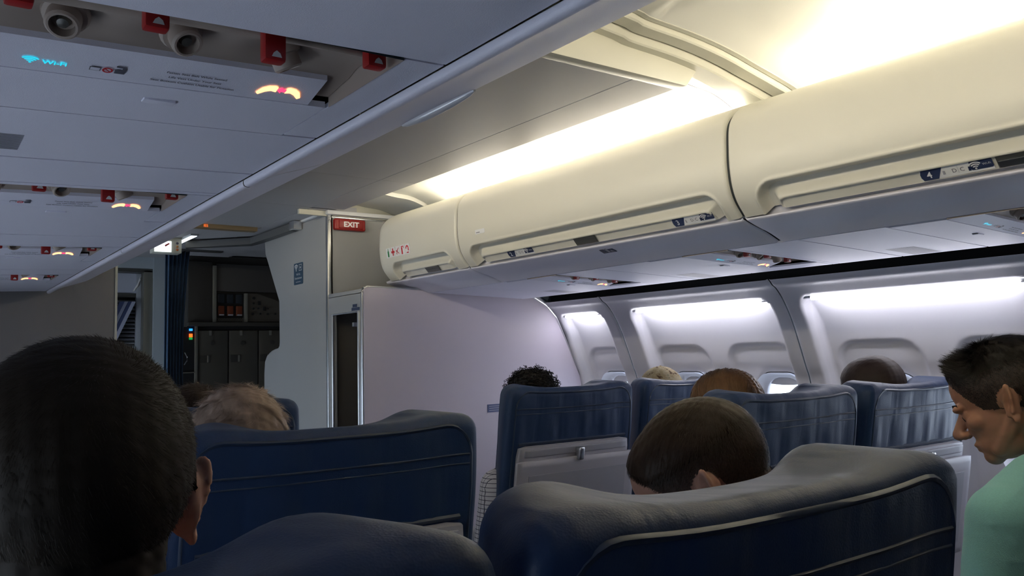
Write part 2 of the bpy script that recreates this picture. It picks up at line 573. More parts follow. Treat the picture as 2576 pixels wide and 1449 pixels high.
# left wall, with openings for windows and the entry door
wl = empty('wall_left', (-1.75, 0, 0), 'left cabin sidewall with windows and open entry door', kind='structure')
lp = [(-x, z) for x, z in WALL_PROF]


def lwall(name, y0, y1, zlo, zhi):
    pr = [(np.interp(-z, [-q[1] for q in lp], [q[0] for q in lp]), z) for z in np.linspace(zhi, zlo, max(2, int((zhi - zlo) / 0.06)))]
    grid(name, np.array([[(x, y, z) for x, z in pr] for y in (y0, y1)]), M_WALL, wl)


lwall('upper_panel', Y_REAR, 4.85, 1.13, 1.519)
lwall('door_header', 4.85, 5.65, 1.22, 1.519)
lwall('lower_panel', Y_REAR, 4.85, 0.0, 0.80)
edges = [Y_REAR] + [e for w in [0.235, 0.74, 1.245, 1.75, 2.255, 2.765, 3.28] for e in (w - 0.125, w + 0.125)] + [4.85]
for a, b in zip(edges[0::2], edges[1::2]):
    lwall('window_pier', a, b, 0.80, 1.13)
lwall('front_panel', 5.65, Y_FRONT, 0.0, 1.519)

# ------------------------------------------------------------------ ceiling panels, cove and vault
cl = empty('ceiling_panels', (0, 2.6, 2.0), 'flat grey dropped ceiling panels over the aisle', kind='structure')
bx = [(-0.50, 1.995), (0.335, 1.995), (0.338, 2.02), (-0.50, 2.02)]
for y0, y1 in ((1.59, 3.118), (3.122, 3.855), (3.859, 6.05)):
    rbox('ceiling_panel', (-0.50, y0, 1.995), (0.338, y1, 2.02), M_CEIL, cl)
    if y0 < 3.5:
        prism('edge_panel', [(0.342, 1.995), (0.505, 1.995), (0.56, 2.055), (0.54, 2.06), (0.342, 2.02)], 'y', y0, min(y1, 3.90), M_CEIL, cl)
rbox('ceiling_panel', (0.342, 3.904, 1.995), (0.60, 6.05, 2.02), M_CEIL, cl)
rbox('cove_end', (0.30, 3.93, 1.97), (1.2, 3.95, 2.15), M_TRIMC, cl)
rbox('ceiling_panel', (-1.2, 6.05, 2.03), (1.6, Y_FRONT, 2.05), M_CEIL, cl)
rbox('ceiling_panel', (-1.75, 3.95, 2.02), (-0.50, 6.05, 2.04), M_CEIL, cl)
rbox('ceiling_panel', (0.50, 4.86, 2.02), (1.6, 6.05, 2.04), M_CEIL, cl)
# cream nose at the aft end of the dropped ceiling
prism('aft_nose', [(-0.56, 2.055), (-0.505, 1.990), (0.505, 1.990), (0.562, 2.058), (0.545, 2.078), (-0.545, 2.078)], 'y', 1.555, 1.60, M_TRIMC, cl, bevel=0.008)

cove_prof = [(0.30, 2.085), (0.45, 2.075), (0.58, 2.062), (0.664, 2.052), (0.745, 2.045), (0.808, 2.027), (0.857, 2.004), (0.90, 1.968), (0.925, 1.925)]
cp, _ = spline(cove_prof, 40)
cv = empty('ceiling_cove', (0.8, 2.6, 2.0), 'curved white cove panels washed by hidden lamps above the right bins', kind='structure')
CV_SEAMS = [1.60, 1.675, 2.86, 3.60, 3.94]
for a, b in zip(CV_SEAMS[:-1], CV_SEAMS[1:]):
    ys = np.linspace(a + 0.0015, b - 0.0015, 12)
    drop = 0.0 if b < 3.7 else -0.020
    rows = [[(x, y, z + drop) for x, z in cp] for y in ys]
    if drop: rows = [[(x, ys[0], z + 0.01) for x, z in cp]] + rows
    grid('cove_panel', np.array(rows), M_VAULT, cv, smooth=not drop)
    gl = np.array([[(x + 0.004, y, z + 0.006) for x, z in cp] for y in (b - 0.012, b + 0.012)])
    if b < 3.7: grid('cove_seam', gl, M_DMETAL, cv)
# left hand cove (mirror) so light comes from both sides
grid('cove_panel', np.array([[(-x, y, z) for x, z in cp] for y in (1.60, 3.95)]), M_VAULT, cv)

vault_prof = [(-0.26, 2.125), (0.0, 2.135), (0.22, 2.12), (0.263, 2.112), (0.40, 2.106), (0.508, 2.097), (0.60, 2.084), (0.676, 2.069), (0.79, 2.047), (0.878, 2.025), (0.925, 1.985), (0.95, 1.93)]
vp, _ = spline(vault_prof, 70)
vt = empty('ceiling_vault', (0.5, 0.4, 2.1), 'glowing cream vaulted ceiling panel behind the arch', kind='structure')
ys = np.linspace(Y_REAR, 1.448, 60)
YY = np.repeat(ys[:, None], len(vp), 1)
XX = np.repeat(vp[None, :, 0], len(ys), 0)
e = rrect_sdf(XX, YY, 0.24, 1.6, -4, 1.448, 0.10)
lift = 0.020 * ss(0.0, 0.022, e)
grid('vault_panel', np.stack([XX, YY, vp[None, :, 1] + lift - 0.012], -1), M_VAULT, vt)
grid('vault_panel', np.array([[(-x, y, z) for x, z in vp[20:]] for y in (Y_REAR, 1.448)]), M_VAULT, vt)
# stepped arch between vault and dropped ceiling
arch = tag(empty('trim_2', (0.4, 1.5, 2.05), 'stepped cream arch moulding where the ceiling height changes', kind='structure'), None)
for k, (ya, yb, dz) in enumerate(((1.446, 1.470, -0.014), (1.470, 1.520, -0.030), (1.524, 1.565, -0.052), (1.565, 1.604, -0.046))):
    pr2 = [(x, z + dz) for x, z in vp]
    P = np.array([[(x, ya, z + 0.03) for x, z in pr2], [(x, ya, z + 0.004) for x, z in pr2], [(x, ya + 0.004, z) for x, z in pr2],
                  [(x, yb - 0.004, z) for x, z in pr2], [(x, yb, z + 0.004) for x, z in pr2], [(x, yb, z + 0.03) for x, z in pr2]])
    grid('arch_step', P, M_TRIMC, arch, smooth=False)


def cove_light(y0, y1, side, label):
    xl, zl = (0.85, 1.955) if side > 0 else (-0.80, 1.982)
    root = empty('cove_light', (xl, (y0 + y1) / 2, zl - 0.01), label, 'light', 'cove lamps on top of the bins')
    tube('lamp_tube', [(xl, y0, zl), (xl, y1, zl)], 0.012, M_COVE, root, n=10)
    rbox('lamp_tray', (xl - 0.025, y0 - 0.02, zl - 0.030), (xl + 0.025, y1 + 0.02, zl - 0.017), M_WHITE, root)
    return root


cove_light(1.66, 2.72, 1, 'warm white cove lamp on the long middle bin, hidden behind its crest')
cove_light(2.93, 3.36, 1, 'short warm white cove lamp over the foremost bin')
cove_light(-0.1, 1.34, 1, 'warm white cove lamp over the nearest right bin')
cove_light(0.1, 1.34, -1, 'warm white cove lamp over the left bins near the viewer')
cove_light(1.66, 3.3, -1, 'warm white cove lamp over the left bins further forward')

# ------------------------------------------------------------------ overhead bins, right
BIN_PROF = [(0.79, 1.945), (0.735, 1.958), (0.687, 1.950), (0.629, 1.925), (0.595, 1.897), (0.577, 1.862), (0.572, 1.80), (0.572, 1.75), (0.580, 1.697), (0.598, 1.655), (0.632, 1.614)]
bp_, bs_ = spline(BIN_PROF, 120)
bt = np.gradient(bp_, axis=0); bt /= np.hypot(*bt.T)[:, None]
bn = np.stack([bt[:, 1], -bt[:, 0]], 1)      # towards the bin interior for right-hand bins?
bn *= np.sign(bn[60, 0]) if bn[60, 0] != 0 else 1
FASCIA = [(0.672, 1.640), (0.664, 1.622), (0.640, 1.6115), (0.634, 1.609), (0.650, 1.603), (0.684, 1.592), (0.74, 1.577), (0.79, 1.558), (0.796, 1.556)]
fp_, _ = spline(FASCIA, 24)


def bin_height(h):
    """point and inward normal at arc height h above the lip"""
    hs = bs_[-1] - bs_
    k = np.interp(-h, -hs, np.arange(len(hs)))
    x = np.interp(k, np.arange(len(hs)), bp_[:, 0]); z = np.interp(k, np.arange(len(hs)), bp_[:, 1])
    nx = np.interp(k, np.arange(len(hs)), bn[:, 0]); nz = np.interp(k, np.arange(len(hs)), bn[:, 1])
    return x, z, nx, nz


def scoop_depth(Y, Hh, s0, s1):
    e = rrect_sdf(Y, Hh, s0, s1, -0.3, 0.092, 0.055)
    d = 0.036 * ss(0.0, 0.009, e) * (1 - 0.80 * ss(0.026, 0.058, e))
    e2 = rrect_sdf(Y, Hh, s0 + 0.045, s1 - 0.045, -0.3, 0.033, 0.03)
    d += 0.007 * ss(0.0, 0.003, e2)
    d += -0.0035 * np.exp(-((e + 0.004) / 0.004) ** 2)
    return d


def overhead_bin(y0, y1, scoop, label, front_round=0.0):
    root = empty('overhead_bin', (0.75, (y0 + y1) / 2, 1.60), label, 'overhead bin', 'overhead bins on the right')
    ys = np.unique(np.concatenate([np.linspace(y0, y1, int((y1 - y0) / 0.010)), y0 + np.array([0, .0015, .003, .006, .009, .012]), y1 - np.array([0, .0015, .003, .006, .009, .012]),
                                   np.linspace(scoop[0] - 0.01, scoop[0] + 0.07, 30), np.linspace(scoop[1] - 0.07, scoop[1] + 0.01, 30)]))
    ys = ys[(ys >= y0) & (ys <= y1)]
    hs = bs_[-1] - bs_
    YY, HH = np.meshgrid(ys, hs, indexing='ij')
    d = scoop_depth(YY, HH, *scoop)
    r = 0.012
    t = np.clip(YY - y0, 0, r); d += r - np.sqrt(np.maximum(r * r - (r - t) ** 2, 0))
    r2 = front_round if front_round else r
    t = np.clip(y1 - YY, 0, r2); d += (r2 - np.sqrt(np.maximum(r2 * r2 - (r2 - t) ** 2, 0))) * (0.8 if front_round else 1)
    if front_round:
        d += 0.004 * np.exp(-((YY - (y1 - r2 - 0.05)) / 0.0025) ** 2)
    P = np.stack([bp_[None, :, 0] + bn[None, :, 0] * d, YY, bp_[None, :, 1] + bn[None, :, 1] * d], -1)
    grid('bin_door', P, M_BIN, root)
    # fixed underside
    ys2 = np.unique(np.concatenate([np.linspace(y0, y1, 20), [y0 + .002, y0 + .005, y1 - .005, y1 - .002]]))
    t = np.minimum(ys2 - y0, y1 - ys2)
    dz = 0.006 * (1 - ss(0, 0.005, t))
    P = np.array([[(x, y, z + q) for x, z in fp_] for y, q in zip(ys2, dz)])
    grid('underside_fascia', P, M_FASCIA, root)
    # inner box, closing the shape behind the door
    b0, b1 = y0 + 0.004, y1 - 0.03 - front_round * 0.8
    prism('bin_box', [(0.67, 1.645), (0.79, 1.645), (1.30, 1.65), (1.34, 1.72), (1.20, 1.88), (0.95, 1.915), (0.76, 1.915), (0.66, 1.88), (0.625, 1.84), (0.622, 1.74)], 'y', b0, b1, M_DARK, root)
    if y0 > 1:
        G = np.array([[(x + nx * 0.010, y, z + nz * 0.010) for (x, z), (nx, nz) in zip(bp_, bn)] for y in (y0 - 0.0085, y0 + 0.010)])
        grid('leak_strip', G, M_DARK, root)  # added dark strip that stops cove light leaking through the bin seam
    return root


def strip_frame(y, h, root, extra=0.0):
    x, z, nx, nz = bin_height(h)
    d = float(scoop_depth(np.array(y), np.array(h), -5, 9)) - 0.0006 + extra
    x2, z2, _, _ = bin_height(h + 0.02)
    return Decal((x + nx * d, y, z + nz * d), (0, -1, 0), (x2 - x, 0, z2 - z), root)


def row_placard(root, num, y_left, y_right):
    dc = strip_frame(y_left, 0.004, root)
    w = y_left - y_right
    hgt = 0.029
    base = dc.rect('row_placard', 0, 0, w, hgt, M_PLAC, 0.0004)
    nv = [(0.004, 0), (w * 0.235, 0), (w * 0.33, hgt), (0.004, hgt), (0, hgt * 0.6), (0, hgt * 0.3)]
    dc.poly('number_tab', nv, M_NAVY, 0.0010, base)
    dc.text('row_number', num, w * 0.09, 0.006, 0.024, M_WHITE, 0.0018, base, bold=0.0003)
    dc.multi('window_symbol', [[(w * 0.315, 0.008), (w * 0.35, 0.008), (w * 0.35, 0.018), (w * 0.32, 0.018)]], M_TRAY, 0.0014, base)
    dc.text('seat_letter', 'D', w * 0.445, 0.009, 0.0145, M_INK, 0.0014, base)
    dc.text('seat_letter', 'C', w * 0.555, 0.009, 0.0145, M_INK, 0.0014, base)
    dc.multi('divider', [[(w * 0.531, 0.006), (w * 0.535, 0.006), (w * 0.535, 0.024), (w * 0.531, 0.024)]], M_TRAY, 0.0014, base)
    dc.multi('seat_symbol', [[(w * 0.665, 0.006), (w * 0.70, 0.006), (w * 0.70, 0.017), (w * 0.67, 0.017)]], M_NAVY, 0.0014, base)
    dc.rect('wifi_tab', w * 0.70, 0.006, w * 0.30, 0.024, M_NAVY, 0.0016, base, r=0.004)
    dc.wifi('wifi_symbol', w * 0.77, 0.0085, 0.018, M_WHITE, 0.0024, base)
    dc.text('wifi_lettering', 'Wi-Fi', w * 0.865, 0.015, 0.008, M_PLAC, 0.0024, base)
    return base


def latch_plate(root, y_left, y_right, push=False):
    dc = strip_frame(y_left, 0.003, root, -0.001)
    w = y_left - y_right
    base = dc.rect('latch', 0, 0, w, 0.032, M_DMETAL, 0.001)
    dc.rect('latch_flap', 0.003, 0.002, w - 0.006, 0.015, M_METAL if push else M_DMETAL, 0.0025, base)
    dc.rect('latch_slot', 0.003, 0.019, w - 0.006, 0.011, M_DMETAL, 0.0018, base)
    if push:
        dc.text('lettering', 'PUSH', 0.062, 0.004, 0.012, M_INK, 0.0036, base)


bin_a = overhead_bin(2.9045, 3.655, (2.975, 3.50), 'foremost cream overhead bin with red and green emergency equipment symbols', 0.085)
bin_b = overhead_bin(1.4895, 2.8955, (1.535, 2.83), 'long middle cream overhead bin carrying the row 2 and row 3 placards')
bin_c = overhead_bin(0.02, 1.4805, (0.10, 1.405), 'nearest cream overhead bin on the right carrying the row 4 placard')
row_placard(bin_b, '2', 2.610, 2.451)
row_placard(bin_b, '3', 1.744, 1.585)
row_placard(bin_c, '4', 0.973, 0.814)
latch_plate(bin_a, 3.245, 3.130)
latch_plate(bin_b, 2.207, 2.095)
latch_plate(bin_c, 0.806, 0.56, True)
# emergency equipment stickers on the foremost bin
dc = strip_frame(3.525, 0.118, bin_a, 0.0)
dc.lift = 0.0008
x_, z_, nx_, nz_ = bin_height(0.118)
dc.O = Vector((x_, 3.525, z_))
for k in range(5):
    st = dc.rect('equipment_sticker', 0.002 + k * 0.046, 0.0, 0.042, 0.046, M_PLAC, 0.0)
    cx0 = 0.002 + k * 0.046 + 0.021
    if k == 0:
        dc.multi('bottle_symbol', [[(cx0 - 0.007, 0.004), (cx0 + 0.007, 0.004), (cx0 + 0.007, 0.028), (cx0 + 0.002, 0.034), (cx0 + 0.002, 0.042), (cx0 - 0.002, 0.042), (cx0 - 0.002, 0.034), (cx0 - 0.007, 0.028)]], M_GREENP, 0.0008, st)
    elif k == 1:
        dc.multi('cross_symbol', [[(cx0 - 0.005, 0.006), (cx0 + 0.005, 0.006), (cx0 + 0.005, 0.04), (cx0 - 0.005, 0.04)], [(cx0 - 0.016, 0.018), (cx0 + 0.016, 0.018), (cx0 + 0.016, 0.028), (cx0 - 0.016, 0.028)]], M_REDP, 0.0008, st)
    elif k == 2:
        dc.multi('megaphone_symbol', [[(cx0 - 0.014, 0.02), (cx0 - 0.006, 0.018), (cx0 - 0.006, 0.028), (cx0 - 0.014, 0.028)], [(cx0 - 0.004, 0.018), (cx0 + 0.014, 0.008), (cx0 + 0.014, 0.012), (cx0, 0.02), (cx0, 0.026), (cx0 + 0.014, 0.035), (cx0 + 0.014, 0.039), (cx0 - 0.004, 0.028)], [(cx0 - 0.012, 0.008), (cx0 - 0.007, 0.008), (cx0 - 0.007, 0.017), (cx0 - 0.012, 0.017)]], M_REDP, 0.0008, st)
    elif k == 3:
        dc.multi('extinguisher_symbol', [[(cx0 - 0.010, 0.004), (cx0 + 0.002, 0.004), (cx0 + 0.002, 0.036), (cx0 - 0.010, 0.036)], [(cx0 - 0.010, 0.037), (cx0 + 0.014, 0.037), (cx0 + 0.014, 0.041), (cx0 - 0.010, 0.041)], [(cx0 + 0.010, 0.030), (cx0 + 0.014, 0.030), (cx0 + 0.014, 0.037), (cx0 + 0.010, 0.037)]], M_REDP, 0.0008, st)
    else:
        dc.multi('hood_symbol', dc.arc_polys(cx0, 0.026, 0.007, 0.014, -0.1, PI * 1.05, 10) + [[(cx0 + 0.006, 0.014), (cx0 + 0.014, 0.014), (cx0 + 0.014, 0.027), (cx0 + 0.006, 0.027)], [(cx0 - 0.008, 0.004), (cx0 + 0.012, 0.004), (cx0 + 0.012, 0.009), (cx0 - 0.008, 0.009)]], M_REDP, 0.0008, st)
# small note sticker on the middle bin
dn = strip_frame(2.755, 0.132, bin_b, 0.0)
x_, z_, nx_, nz_ = bin_height(0.132)
dn.O = Vector((x_, 2.755, z_))
st = dn.rect('note_sticker', 0, 0, 0.066, 0.018, M_WHITE, 0.0003, r=0.003)
dn.multi('note_lines', [[(0.008, 0.005), (0.034, 0.005), (0.034, 0.0075), (0.008, 0.0075)]], M_INK, 0.0012, st)
# louvred speaker on the underside of the middle bin
dl = Decal((0.650, 2.10, 1.6025), (0, -1, 0), (-0.052, 0, 0.021), bin_b, 0.0005)
dl.O = Vector((0.690, 2.125, 1.5895))
gr = dl.rect('underside_placard', 0, 0, 0.066, 0.036, M_NAVY, 0.0004)
dl.multi('placard_symbol', [[(0.028, 0.004), (0.040, 0.004), (0.040, 0.032), (0.028, 0.032)], [(0.044, 0.006), (0.062, 0.004), (0.050, 0.020)]], M_TRAY, 0.0012, gr)
dl.multi('placard_stripe', [[(0.004, 0.006 + 0.010 * i), (0.024, 0.006 + 0.010 * i), (0.024, 0.010 + 0.010 * i), (0.004, 0.010 + 0.010 * i)] for i in range(3)], M_DMETAL, 0.0012, gr)


# ------------------------------------------------------------------ overhead bins, left (seen from below)
def left_bin(y0, y1, label):
    root = empty('overhead_bin', (-0.75, (y0 + y1) / 2, 1.60), label, 'overhead bin', 'overhead bins on the left')
    ys = np.linspace(y0 + 0.002, y1 - 0.002, 14)
    P = np.array([[(-x, y, z) for x, z in bp_] for y in ys])
    grid('bin_door', P, M_BIN, root)
    lf = [(0.632, 1.614), (0.645, 1.605), (0.684, 1.590), (0.735, 1.573), (0.772, 1.556), (0.784, 1.5465), (0.793, 1.5455), (0.797, 1.549), (0.797, 1.556)]
    lq, _ = spline(lf, 40)
    # the seam line curves forward along the fascia
    P = np.array([[(-x, y, z) for x, z in lq] for y in ys])
    grid('underside_fascia', P, M_FASCIA, root)
    prism('bin_box', [(-0.67, 1.645), (-0.785, 1.645), (-1.30, 1.65), (-1.34, 1.72), (-1.20, 1.88), (-0.95, 1.915), (-0.76, 1.915), (-0.66, 1.88), (-0.625, 1.84), (-0.622, 1.74)], 'y', y0 + 0.01, y1 - 0.01, M_DARK, root)
    return root


LB = [(-2.5, -0.6), (-0.6, 1.40), (1.40, 2.42), (2.42, 3.94)]
ll = ['left overhead bin behind the viewer', 'nearest left overhead bin seen from below with grab handle painted with a pale glint', 'second left overhead bin seen from below', 'foremost left overhead bin ending above the left partition']
lbs = [left_bin(a, b, t) for (a, b), t in zip(LB[1:], ll[1:])]
hp = [(-0.648 - 0.004 * math.sin(t * PI), 0.905 + 0.20 * t, 1.6045 - 0.0035 * math.sin(t * PI)) for t in np.linspace(0, 1, 14)]
tube('grab_handle', [(x, y, z - 0.002) for x, y, z in hp], [0.002 + 0.006 * math.sin(PI * t) ** 0.5 for t in np.linspace(0, 1, 14)], mat('handle_glint', (0.78, 0.78, 0.80), 0.3, 0.3), lbs[0], n=10)  # pale colour stands in for the bright glint along the handle

# ------------------------------------------------------------------ passenger service units
GRILLE_V = None


def service_unit(side, ys, x0, y_end, label, text=True, y_start=None):
    """side -1 left, +1 right; x0 = left end of the sign strip; ys = forward edge of the strip"""
    xa, xb = (PSU_IN - 0.002, PSU_OUT) if side > 0 else (-PSU_OUT, -PSU_IN + 0.0005)
    root = empty('service_unit', (x0 + 0.22, ys, psu_z(x0 + 0.22)), label, 'service unit', 'passenger service units')
    W = 0.46
    TH = 0.006
    g = 0.0021

    def plate(name, xl, xr, ya, yb, m=M_PSU, low=0.0, par=root):
        v = []
        for z0 in (low, TH):
            for x, y in ((xl + g, ya + g), (xr - g, ya + g), (xr - g, yb - g), (xl + g, yb - g)):
                v.append((x, y, psu_z(x) + (z0 if z0 else low)))
        v = []
        for zt in (-low, TH):
            for x, y in ((xl + g, ya + g), (xr - g, ya + g), (xr - g, yb - g), (xl + g, yb - g)):
                v.append((x, y, psu_z(x) + zt))
        f = [[3, 2, 1, 0], [4, 5, 6, 7], [0, 1, 5, 4], [1, 2, 6, 5], [2, 3, 7, 6], [3, 0, 4, 7]]
        return obj(name, v, f, m, par)
    y_aft = ys - 0.19
    ya = ys - 0.215 if y_start is None else y_start
    plate('aft_panel', xa, xb, ya, y_aft)
    if x0 - xa > 0.01: plate('end_panel', xa, x0, y_aft, ys + 0.155)
    if xb - (x0 + W) > 0.01: plate('end_panel', x0 + W, xb, y_aft, ys + 0.155)
    dr = plate('mask_door', x0, x0 + W, ys + 0.003, ys + 0.153, low=0.0015)
    plate('forward_panel', xa, xb, ys + 0.157, ys + 0.42)
    if y_end > ys + 0.43:
        plate('plain_panel', xa, xb, ys + 0.422, y_end)
    zc = psu_z(x0 + 0.22)
    # latch on the mask door
    lx, ly = x0 + 0.28, ys + 0.058
    rbox('door_latch', (lx - 0.017, ly - 0.008, psu_z(lx) - 0.0042), (lx + 0.017, ly + 0.008, psu_z(lx)), M_PSU, dr, 0.0015)
    rbox('latch_slot', (lx - 0.021, ly - 0.007, psu_z(lx) - 0.002), (lx - 0.017, ly + 0.007, psu_z(lx) + 0.001), M_DARK, dr)
    # speaker grille, rows of fine slots
    gx = (1.17, 1.34) if side > 0 else (-1.33, -1.14)
    gv, gf = [], []
    n = 15
    for k in range(n):
        yy = ys + 0.285 + k * (0.09 / n)
        b = len(gv)
        for x, y in ((gx[0], yy), (gx[1], yy), (gx[1], yy + 0.0032), (gx[0], yy + 0.0032)):
            gv.append((x, y, psu_z(x) - 0.0006))
        gf.append([b + 3, b + 2, b + 1, b])
    go = obj('speaker_grille', gv, gf, M_TRAYD, root); go['kind'] = 'stuff'
    # recess housing
    rx0, rx1 = x0 - 0.005, x0 + W

    def quad(name, pts, m, par=root):
        return obj(name, pts, [[0, 1, 2, 3]], m, par)
    top = zc + 0.085
    hv = [(rx0, y_aft, zc + .006), (rx1, y_aft, zc + .006), (rx1, ys, zc + .006), (rx0, ys, zc + .006), (rx0, y_aft, top), (rx1, y_aft, top), (rx1, ys, top), (rx0, ys, top)]
    obj('recess_box', hv, [[4, 5, 6, 7], [0, 4, 7, 3], [1, 2, 6, 5]], M_PSUIN, root)
    obj('oxygen_slot', [(rx0, y_aft, zc + .006), (rx1, y_aft, zc + .006), (rx1, y_aft, top - .001), (rx0, y_aft, top - .001), (rx1, ys - .145, top - .002), (rx0, ys - .145, top - .002)], [[0, 1, 2, 3], [3, 2, 4, 5]], mat('slot_teal', (0.02, 0.035, 0.04), 0.5), root)
    tube('slot_rail', [(rx0 + 0.002, ys - 0.146, zc + 0.022), (rx1 - 0.002, ys - 0.146, zc + 0.022)], 0.004, M_PSUIN, root, n=8)
    # vent body
    xs = np.linspace(rx0 + 0.001, rx1 - 0.001, 60)
    prf = [(-0.146, 0.050), (-0.145, 0.020), (-0.130, 0.018), (-0.105, 0.022), (-0.08, 0.021), (-0.060, 0.016), (-0.020, 0.012), (-0.002, 0.010)]
    dimples = (0.166, 0.2655, 0.366)
    P = []
    for x in xs:
        row = []
        for y, z in prf:
            dd = sum(0.012 * math.exp(-((x - x0 - q) / 0.030) ** 2) for q in dimples) * (1 if -0.12 < y < -0.07 else 0)
            row.append((x, ys + y, psu_z(x) + z + dd))
        P.append(row)
    grid('vent_body', np.array(P), M_PSUIN, root)
    for q, ax in zip(dimples, ((-0.2, -0.55, -0.8), (0.15, -0.6, -0.75), (0.45, 0.1, -0.88))):
        o_ = (x0 + q, ys - 0.093, psu_z(x0 + q) + 0.027)
        nz = lathe('air_nozzle', [(0.004, -0.012), (0.019, -0.006), (0.021, 0.002), (0.019, 0.008), (0.015, 0.009), (0.015, 0.022), (0.013, 0.024), (0.011, 0.024), (0.010, 0.014), (0.002, 0.014)], o_, ax, M_PSUIN, root, 22)
        a_ = Vector(ax).normalized()
        lathe('nozzle_core', [(0.001, 0.012), (0.007, 0.013), (0.005, 0.020), (0.001, 0.021)], o_, ax, M_DMETAL, nz, 12)
    # red oxygen tags with white marks
    for q, dz in ((0.1125, -0.014), (0.217, -0.013), (0.323, -0.022), (0.430, -0.008)):
        rx = x0 + q
        t_ = rbox('red_tag', (rx, ys - 0.170, zc + 0.010 + dz), (rx + 0.021, ys - 0.154, zc + 0.045 + dz), M_RED, root, 0.003)
        d_ = Decal((rx, ys - 0.170, zc + 0.010 + dz), (1, 0, 0), (0, 0, 1), t_, 0.0005)
        d_.multi('tag_mark', [[(0.006, 0.003), (0.016, 0.003), (0.0145, 0.007), (0.011, 0.0095), (0.008, 0.007)]], M_WHITE)
    # sign strip
    sw = 0.433
    yb, zb, yt, zt = ys - 0.002, -0.003, ys - 0.060, 0.010
    sv = []
    for x in (x0, x0 + sw):
        for y, z in ((yb, zb), (yt, zt), (yt, zt + 0.010), (yb, zb + 0.010)):
            sv.append((x, y, psu_z(x) + z))
    sp = obj('sign_strip', sv, [[0, 1, 5, 4], [1, 2, 6, 5], [2, 3, 7, 6], [3, 0, 4, 7], [3, 2, 1, 0], [4, 5, 6, 7]], M_PSU, root)
    sgn = -PSU_TILT if side > 0 else PSU_TILT
    D = Decal((x0, yb, psu_z(x0) + zb), (1, 0, sgn), (0, yt - yb, zt - zb), sp, 0.0005)
    D.wifi('wifi_symbol', 0.1454, 0.0155, 0.0105, M_CYAN)
    D.text('wifi_lettering', 'Wi-Fi', 0.1555, 0.0165, 0.0095, M_CYAN, bold=0.0002)
    D.multi('device_outline', [[(0.1968, 0.0165), (0.2070, 0.0165), (0.2070, 0.0235), (0.1968, 0.0235)]], M_INK)
    D.multi('device_face', [[(0.1976, 0.0173), (0.2062, 0.0173), (0.2062, 0.0227), (0.1976, 0.0227)]], M_PSU, 0.0002)
    D.multi('prohibited_symbol', D.arc_polys(0.2133, 0.0200, 0.0032, 0.0050, 0, 2 * PI, 18) + [[(0.2098, 0.0228), (0.2106, 0.0236), (0.2168, 0.0172), (0.2160, 0.0164)]], M_REDP, 0.0002)
    D.multi('handset_symbol', [[(0.2198, 0.0155), (0.2295, 0.0155), (0.2302, 0.0255), (0.2280, 0.0305), (0.2205, 0.0305), (0.2205, 0.0275), (0.2265, 0.0270), (0.2265, 0.0235), (0.2198, 0.0235)]], M_INK)
    D.text('instruction_text', 'Fasten Seat Belt While Seated\nLife Vest Under Your Seat\nSeat Bottom Cushion Usable for Flotation', 0.2985, 0.0300, 0.0051, M_INK, align='CENTER', space=1.75, bold=0.00012)
    b0 = 0.366
    q = 0.74
    hand = [(0, 0.018), (0.006, 0.030), (0.014, 0.036), (0.024, 0.038), (0.028, 0.036), (0.028, 0.024), (0.020, 0.026), (0.012, 0.022), (0.004, 0.014)]
    hand = [(x * q, 0.010 + (y - 0.012) * 0.9) for x, y in hand]
    D.multi('belt_symbol', [[(b0 + x, y) for x, y in hand]], M_AMBER)
    D.multi('buckle_symbol', [[(b0 + 0.0517 - x, y) for x, y in hand][::-1]], M_AMBER)
    D.multi('arrow_symbol', [[(b0 + 0.0205, 0.026), (b0 + 0.0260, 0.0325), (b0 + 0.0260, 0.029), (b0 + 0.0315, 0.029), (b0 + 0.0315, 0.023), (b0 + 0.0260, 0.023), (b0 + 0.0260, 0.0195)]], M_ARROW)
    return root


LYS = [0.92, 1.745, 2.575, 3.37]
ltxt = ['nearest left service unit with bright Wi-Fi sign, air nozzles and red tags', 'second left service unit with lit seat belt sign',
        'third left service unit with lit seat belt sign', 'foremost left service unit beside the partition with lit seat belt sign']
for k, y in enumerate(LYS):
    nxt = LYS[k + 1] - 0.215 if k < 3 else 3.93
    service_unit(-1, y, -1.31, nxt, ltxt[k], y_start=(-0.3 if k == 0 else None))
RYS = [1.005, 1.87, 2.72]
rtxt = ['nearest right service unit at the right edge with lit seat belt sign', 'middle right service unit with red tags above the windows', 'foremost right service unit near the bulkhead']
for k, y in enumerate(RYS):
    nxt = RYS[k + 1] - 0.215 if k < 2 else 3.50
    service_unit(1, y, 0.806, nxt, rtxt[k], y_start=(-0.3 if k == 0 else None))

# ------------------------------------------------------------------ right bulkhead, closet and monument
bk = empty('wall_bulkhead_right', (1.1, BULK_Y, 0), 'pale lavender bulkhead panel in front of the right seats', kind='structure')
pl = [(0.475, 0.0), (0.45, 0.03), (0.45, 1.555), (0.458, 1.570), (0.475, 1.576), (1.357, 1.552), (1.45, 1.545), (1.53, 1.503), (1.597, 1.438), (1.675, 1.285), (1.76, 1.108), (1.79, 0.95), (1.79, 0.6), (1.72, 0.0)]
prism('bulkhead_panel', pl, 'y', BULK_Y, BULK_Y + 0.028, M_BULK, bk, bevel=0.003)
tube('edge_trim', [(0.449, BULK_Y + 0.014, 0.02), (0.449, BULK_Y + 0.014, 1.552), (0.456, BULK_Y + 0.014, 1.570), (0.473, BULK_Y + 0.014, 1.577), (0.9, BULK_Y + 0.014, 1.566)], 0.008, M_METAL, bk)
tube('seal_bead', [(x, BULK_Y - 0.002, z) for x, z in pl[6:13]], 0.004, M_METAL, bk, n=6)
